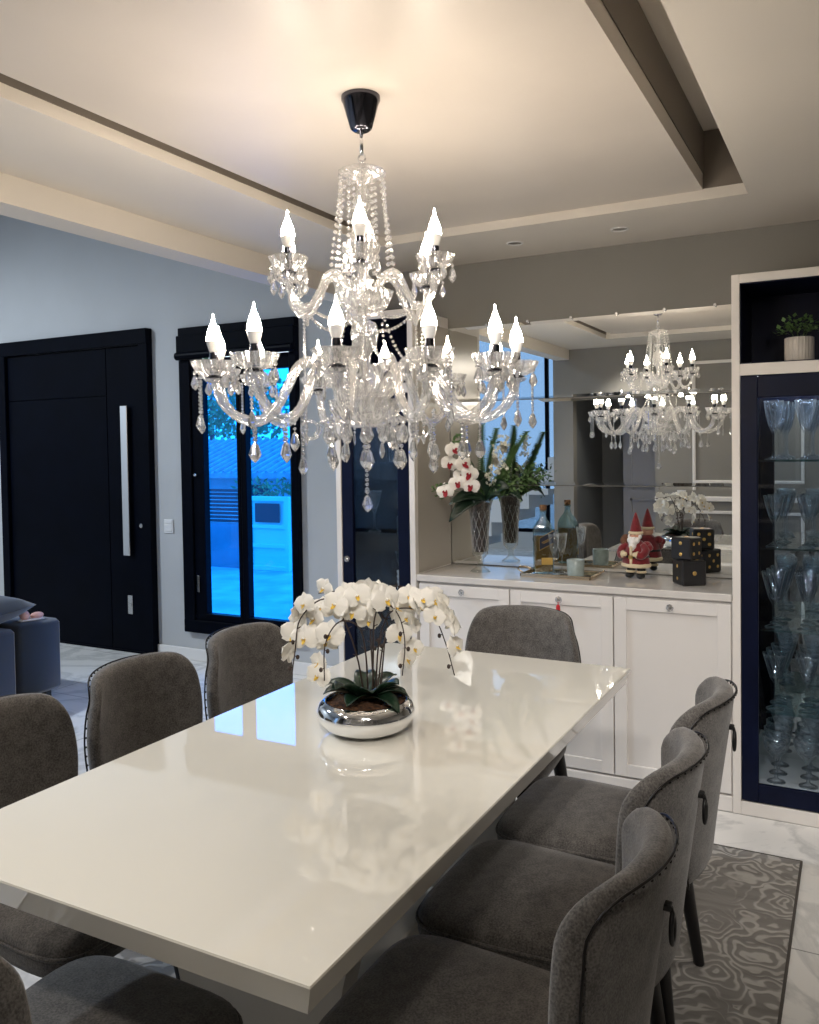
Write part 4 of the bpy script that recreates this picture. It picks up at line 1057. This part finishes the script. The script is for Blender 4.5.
# ------------------------------------------------------------------ sofa
so=thing('sofa','dark blue-grey velvet sofa seen from its end at the left edge','sofa',(-4.345,3.0,0))
b=MB(); b.box(-.60,0,.275,.58,.05,.484,.025); b.build('armrest','velvet',so,smooth=True,angle=50)
b=MB(); b.box(-1.75,-.005,-.75,.268,.05,.475,.025); b.build('base','velvet',so,smooth=True,angle=50)
b=MB(); b.box(-1.75,-1.45,-.74,.27,.475,.80,.04); b.build('backrest','velvet',so,smooth=True,angle=50)
for x in (-1.7,-.06):
    for y in (-.7,.5): MB().box(x-.02,x+.02,y-.02,y+.02,0,.05).build('foot','black_wood',so)
def pillow(x,y,z,w,h,t,rx,rz,lb):
    b=MB()
    def P(u,v,sg):
        U=2*u-1;V=2*v-1; k=(1-abs(U)**3)*(1-abs(V)**3); k=k**.5 if k>0 else 0
        return (U*w*(1-.08*(1-V*V)*0-.06*(1-abs(V))),V*h*(1-.06*(1-abs(U))),sg*t*k)
    b.grid(lambda u,v:P(u,v,1),14,14); b.grid(lambda u,v:P(u,v,-1),14,14)
    o=b.build('cushion','velvet_dark',smooth=True); o.location=(x,y,z); o.rotation_euler=(rx,0,rz); return tag(o,lb,'cushion')
pillow(-4.58,3.10,.575,.27,.27,.085,math.radians(4),.15,'dark charcoal cushion lying flat on the sofa at the left edge')
sh=thing('shoe','pale pink and white shoe resting on the sofa armrest beside the cushion','shoe',(-4.44,3.435,.484),math.radians(75))
b=MB(); b.box(-.075,.075,-.028,.028,0,.016,.006); b.build('sole','shoe_sole',sh,smooth=True,subsurf=1)
b=MB(); b.ball((.035,0,.028),.030,12,8,.7,1.4,.85); b.ball((-.04,0,.038),.028,12,8,1.0,1.1,.9); b.build('upper','shoe_pink',sh,smooth=True)

# ------------------------------------------------------------------ outdoors
G=-.1
struct(MB().box(-30,12,4.76,40,G-.1,G).build('ground','outer_ground'))
struct(MB().box(-30,12,-30,-3.75,G-.1,G).build('ground_rear','outer_ground'))
gt=thing('garden_gate','pale panelled garden gate with a small square window across the yard','gate',(-6.9,9.0,G),0)
b=MB(); b.box(-.33,.33,0,.05,0,.98,.01); 
for q in ((-.27,.27,0,.06),(-.27,.27,.92,.98),(-.335,-.27,-.001,.985),(.27,.335,-.001,.985),(-.27,.27,.30,.35),(-.27,.27,.56,.61)): b.box(q[0],q[1],-.03,.0,q[2],q[3],.004)
b.build('gate_panel','outer_gate',gt); MB().box(-.20,.20,-.035,-.028,.64,.89).build('gate_window','outer_dark',gt)
yw=tag(MB().box(-12,-7.28,9.0,9.15,G,.50).build('garden_wall','yard_wall'),'low rendered yard wall seen through the left window pane','wall')
fn=thing('slat_fence','dark horizontal slat fence standing on the low yard wall','fence',(-9.6,9.05,.50))
b=MB()
for k in range(9): b.box(-2.4,2.3,0,.03,.015+k*.052,.052+k*.052)
b.build('slats','outer_dark',fn)
for x in (-2.3,-1.1,.1,1.3,2.25): MB().box(x-.03,x+.03,-.02,.05,0,.46).build('post','outer_dark',fn)
hs=thing('neighbour_house','low neighbouring house with pale walls and a tiled roof beyond the yard','house',(-10.0,13.5,G))
MB().box(-4,4.2,0,3,0,1.15).build('wall','outer_wall',hs)
b=MB(); b.poly_prism([(-.5,1.05),(1.5,1.72),(3.5,1.05),(3.5,1.15),(1.5,1.82),(-.5,1.15)],'x',-4.3,4.5)
for k in range(42): x=-4.2+k*.21; b.tube([(x,-.5,1.16),(x,1.5,1.83)],.045,6)
b.build('roof','roof_tile',hs)
for x in (-2.5,-.6,1.4,3.2): MB().box(x-.3,x+.3,-.04,0,.35,.9,.01).build('window','outer_dark',hs)
def tree(x,y,h,r,lb,seed):
    t=thing('tree',lb,'tree',(x,y,G),0,'trees beyond the yard'); q=random.Random(seed)
    b=MB(); b.tube([(0,0,0),(.05,0,h*.4),(0,.05,h*.8)],[.12,.09,.04],8); b.build('trunk','outer_dark',t)
    b=MB()
    for k in range(1400):
        v=Vector((q.gauss(0,1),q.gauss(0,1),q.gauss(0,1))).normalized()*r*q.uniform(.5,1)**.5*(1+.25*sin(5*q.random()))
        p=Vector((v.x,v.y,h*.72+v.z*.8)); d=Vector((q.uniform(-1,1),q.uniform(-1,1),q.uniform(-1,1))).normalized(); e=d.orthogonal().normalized(); l=q.uniform(.10,.22)
        b.add([p,p+d*l*.5+e*l*.3,p+d*l,p+d*l*.5-e*l*.3],[(0,1,2,3)])
    b.build('foliage','outer_leaf',t)
for i,(x,y,h,r) in enumerate(((-15.6,19.5,3.9,1.25),(-13.3,22.6,3.9,1.2),(-11.4,18.6,3.4,1.2),(-19.2,22.0,4.6,1.5))):
    tree(x,y,h,r,'bushy green tree behind the neighbouring roof, %s'%('second from the left','third from the left','farthest right','farthest left')[i],20+i)
# shrub line over the gate
b=MB(); q=random.Random(9)
for k in range(260):
    p=Vector((q.uniform(-.75,.6),q.uniform(-.1,.2),q.uniform(0,.26))); d=Vector((q.uniform(-1,1),q.uniform(-1,1),q.uniform(.1,1))).normalized(); e=d.orthogonal().normalized(); l=q.uniform(.05,.12)
    b.add([p,p+d*l*.5+e*l*.2,p+d*l,p+d*l*.5-e*l*.2],[(0,1,2,3)])
sb=thing('hedge','clipped pale hedge showing above the garden gate','hedge',(-6.9,9.35,G)); b.xform(Matrix.Translation((0,0,.92))); b.build('foliage','outer_leaf',sb)
b=MB()
for x in (-.6,-.2,.3): b.tube([(x,0,0),(x,0,.98)],.02,6)
b.build('stem','outer_dark',sb)

# ------------------------------------------------------------------ light
wd=bpy.data.worlds.new('sky'); SC.world=wd; wd.use_nodes=True; bg=wd.node_tree.nodes['Background']
bg.inputs[0].default_value=(.70,.83,1.0,1); bg.inputs[1].default_value=2.3
def area(name,loc,rot,sx,sy,pw,col,portal=False):
    l=bpy.data.lights.new(name,'AREA'); l.shape='RECTANGLE'; l.size=sx; l.size_y=sy; l.energy=pw; l.color=col
    o=bpy.data.objects.new(name,l); COL.objects.link(o); o.location=loc; o.rotation_euler=rot
    if portal: l.cycles.is_portal=True
    return o
# added fill spots, without fittings, that brighten the dining and living rooms
def spot(x,y,z,pw,col=(1,.86,.68),size=2.0,r=.08):
    l=bpy.data.lights.new('downlight','SPOT'); l.energy=pw; l.color=col; l.spot_size=size; l.spot_blend=.6; l.shadow_soft_size=r
    o=bpy.data.objects.new('downlight',l); COL.objects.link(o); o.location=(x,y,z); return o
spot(-.35,.15,ZB-.09,12,(1,.92,.82)); spot(-1.9,.15,ZB-.09,14,(1,.92,.82)); spot(-2.25,1.0,ZB-.09,16,(1,.92,.84)); spot(-2.25,2.8,ZB-.09,14,(1,.92,.84)); spot(.75,3.0,ZB-.09,20,(1,.94,.86))
def aimed(x,y,z,tx,ty,tz,pw,size,col):
    o=spot(x,y,z,pw,col,size,.08); o.rotation_euler=(Vector((tx,ty,tz))-Vector((x,y,z))).to_track_quat('-Z','Y').to_euler(); return o
aimed(-.30,.12,ZB-.09,-1.45,3.6,.5,36,.8,(1,.94,.88)); aimed(.15,.12,ZB-.09,-1.05,3.6,.5,29,.8,(1,.94,.88)); aimed(.60,.12,ZB-.09,-.5,3.6,.7,32,.8,(1,.94,.88))  # added fill aimed at the buffet and tower fronts to brighten them
spot(-6.4,1.6,4.0,260,(.76,.88,1),2.8)  # added cool fill standing in for daylight on the living room walls

# ------------------------------------------------------------------ render look
vs=SC.view_settings; vs.view_transform='Standard'; vs.look='None'; vs.gamma=1; vs.use_curve_mapping=False; vs.exposure=1.12
cy=SC.cycles
cy.use_denoising=True
try: cy.denoiser='OPENIMAGEDENOISE'
except Exception: pass
cy.max_bounces=14; cy.transmission_bounces=10; cy.transparent_max_bounces=24; cy.glossy_bounces=6; cy.diffuse_bounces=4
cy.sample_clamp_indirect=6; cy.caustics_refractive=True; cy.caustics_reflective=True; cy.blur_glossy=.5
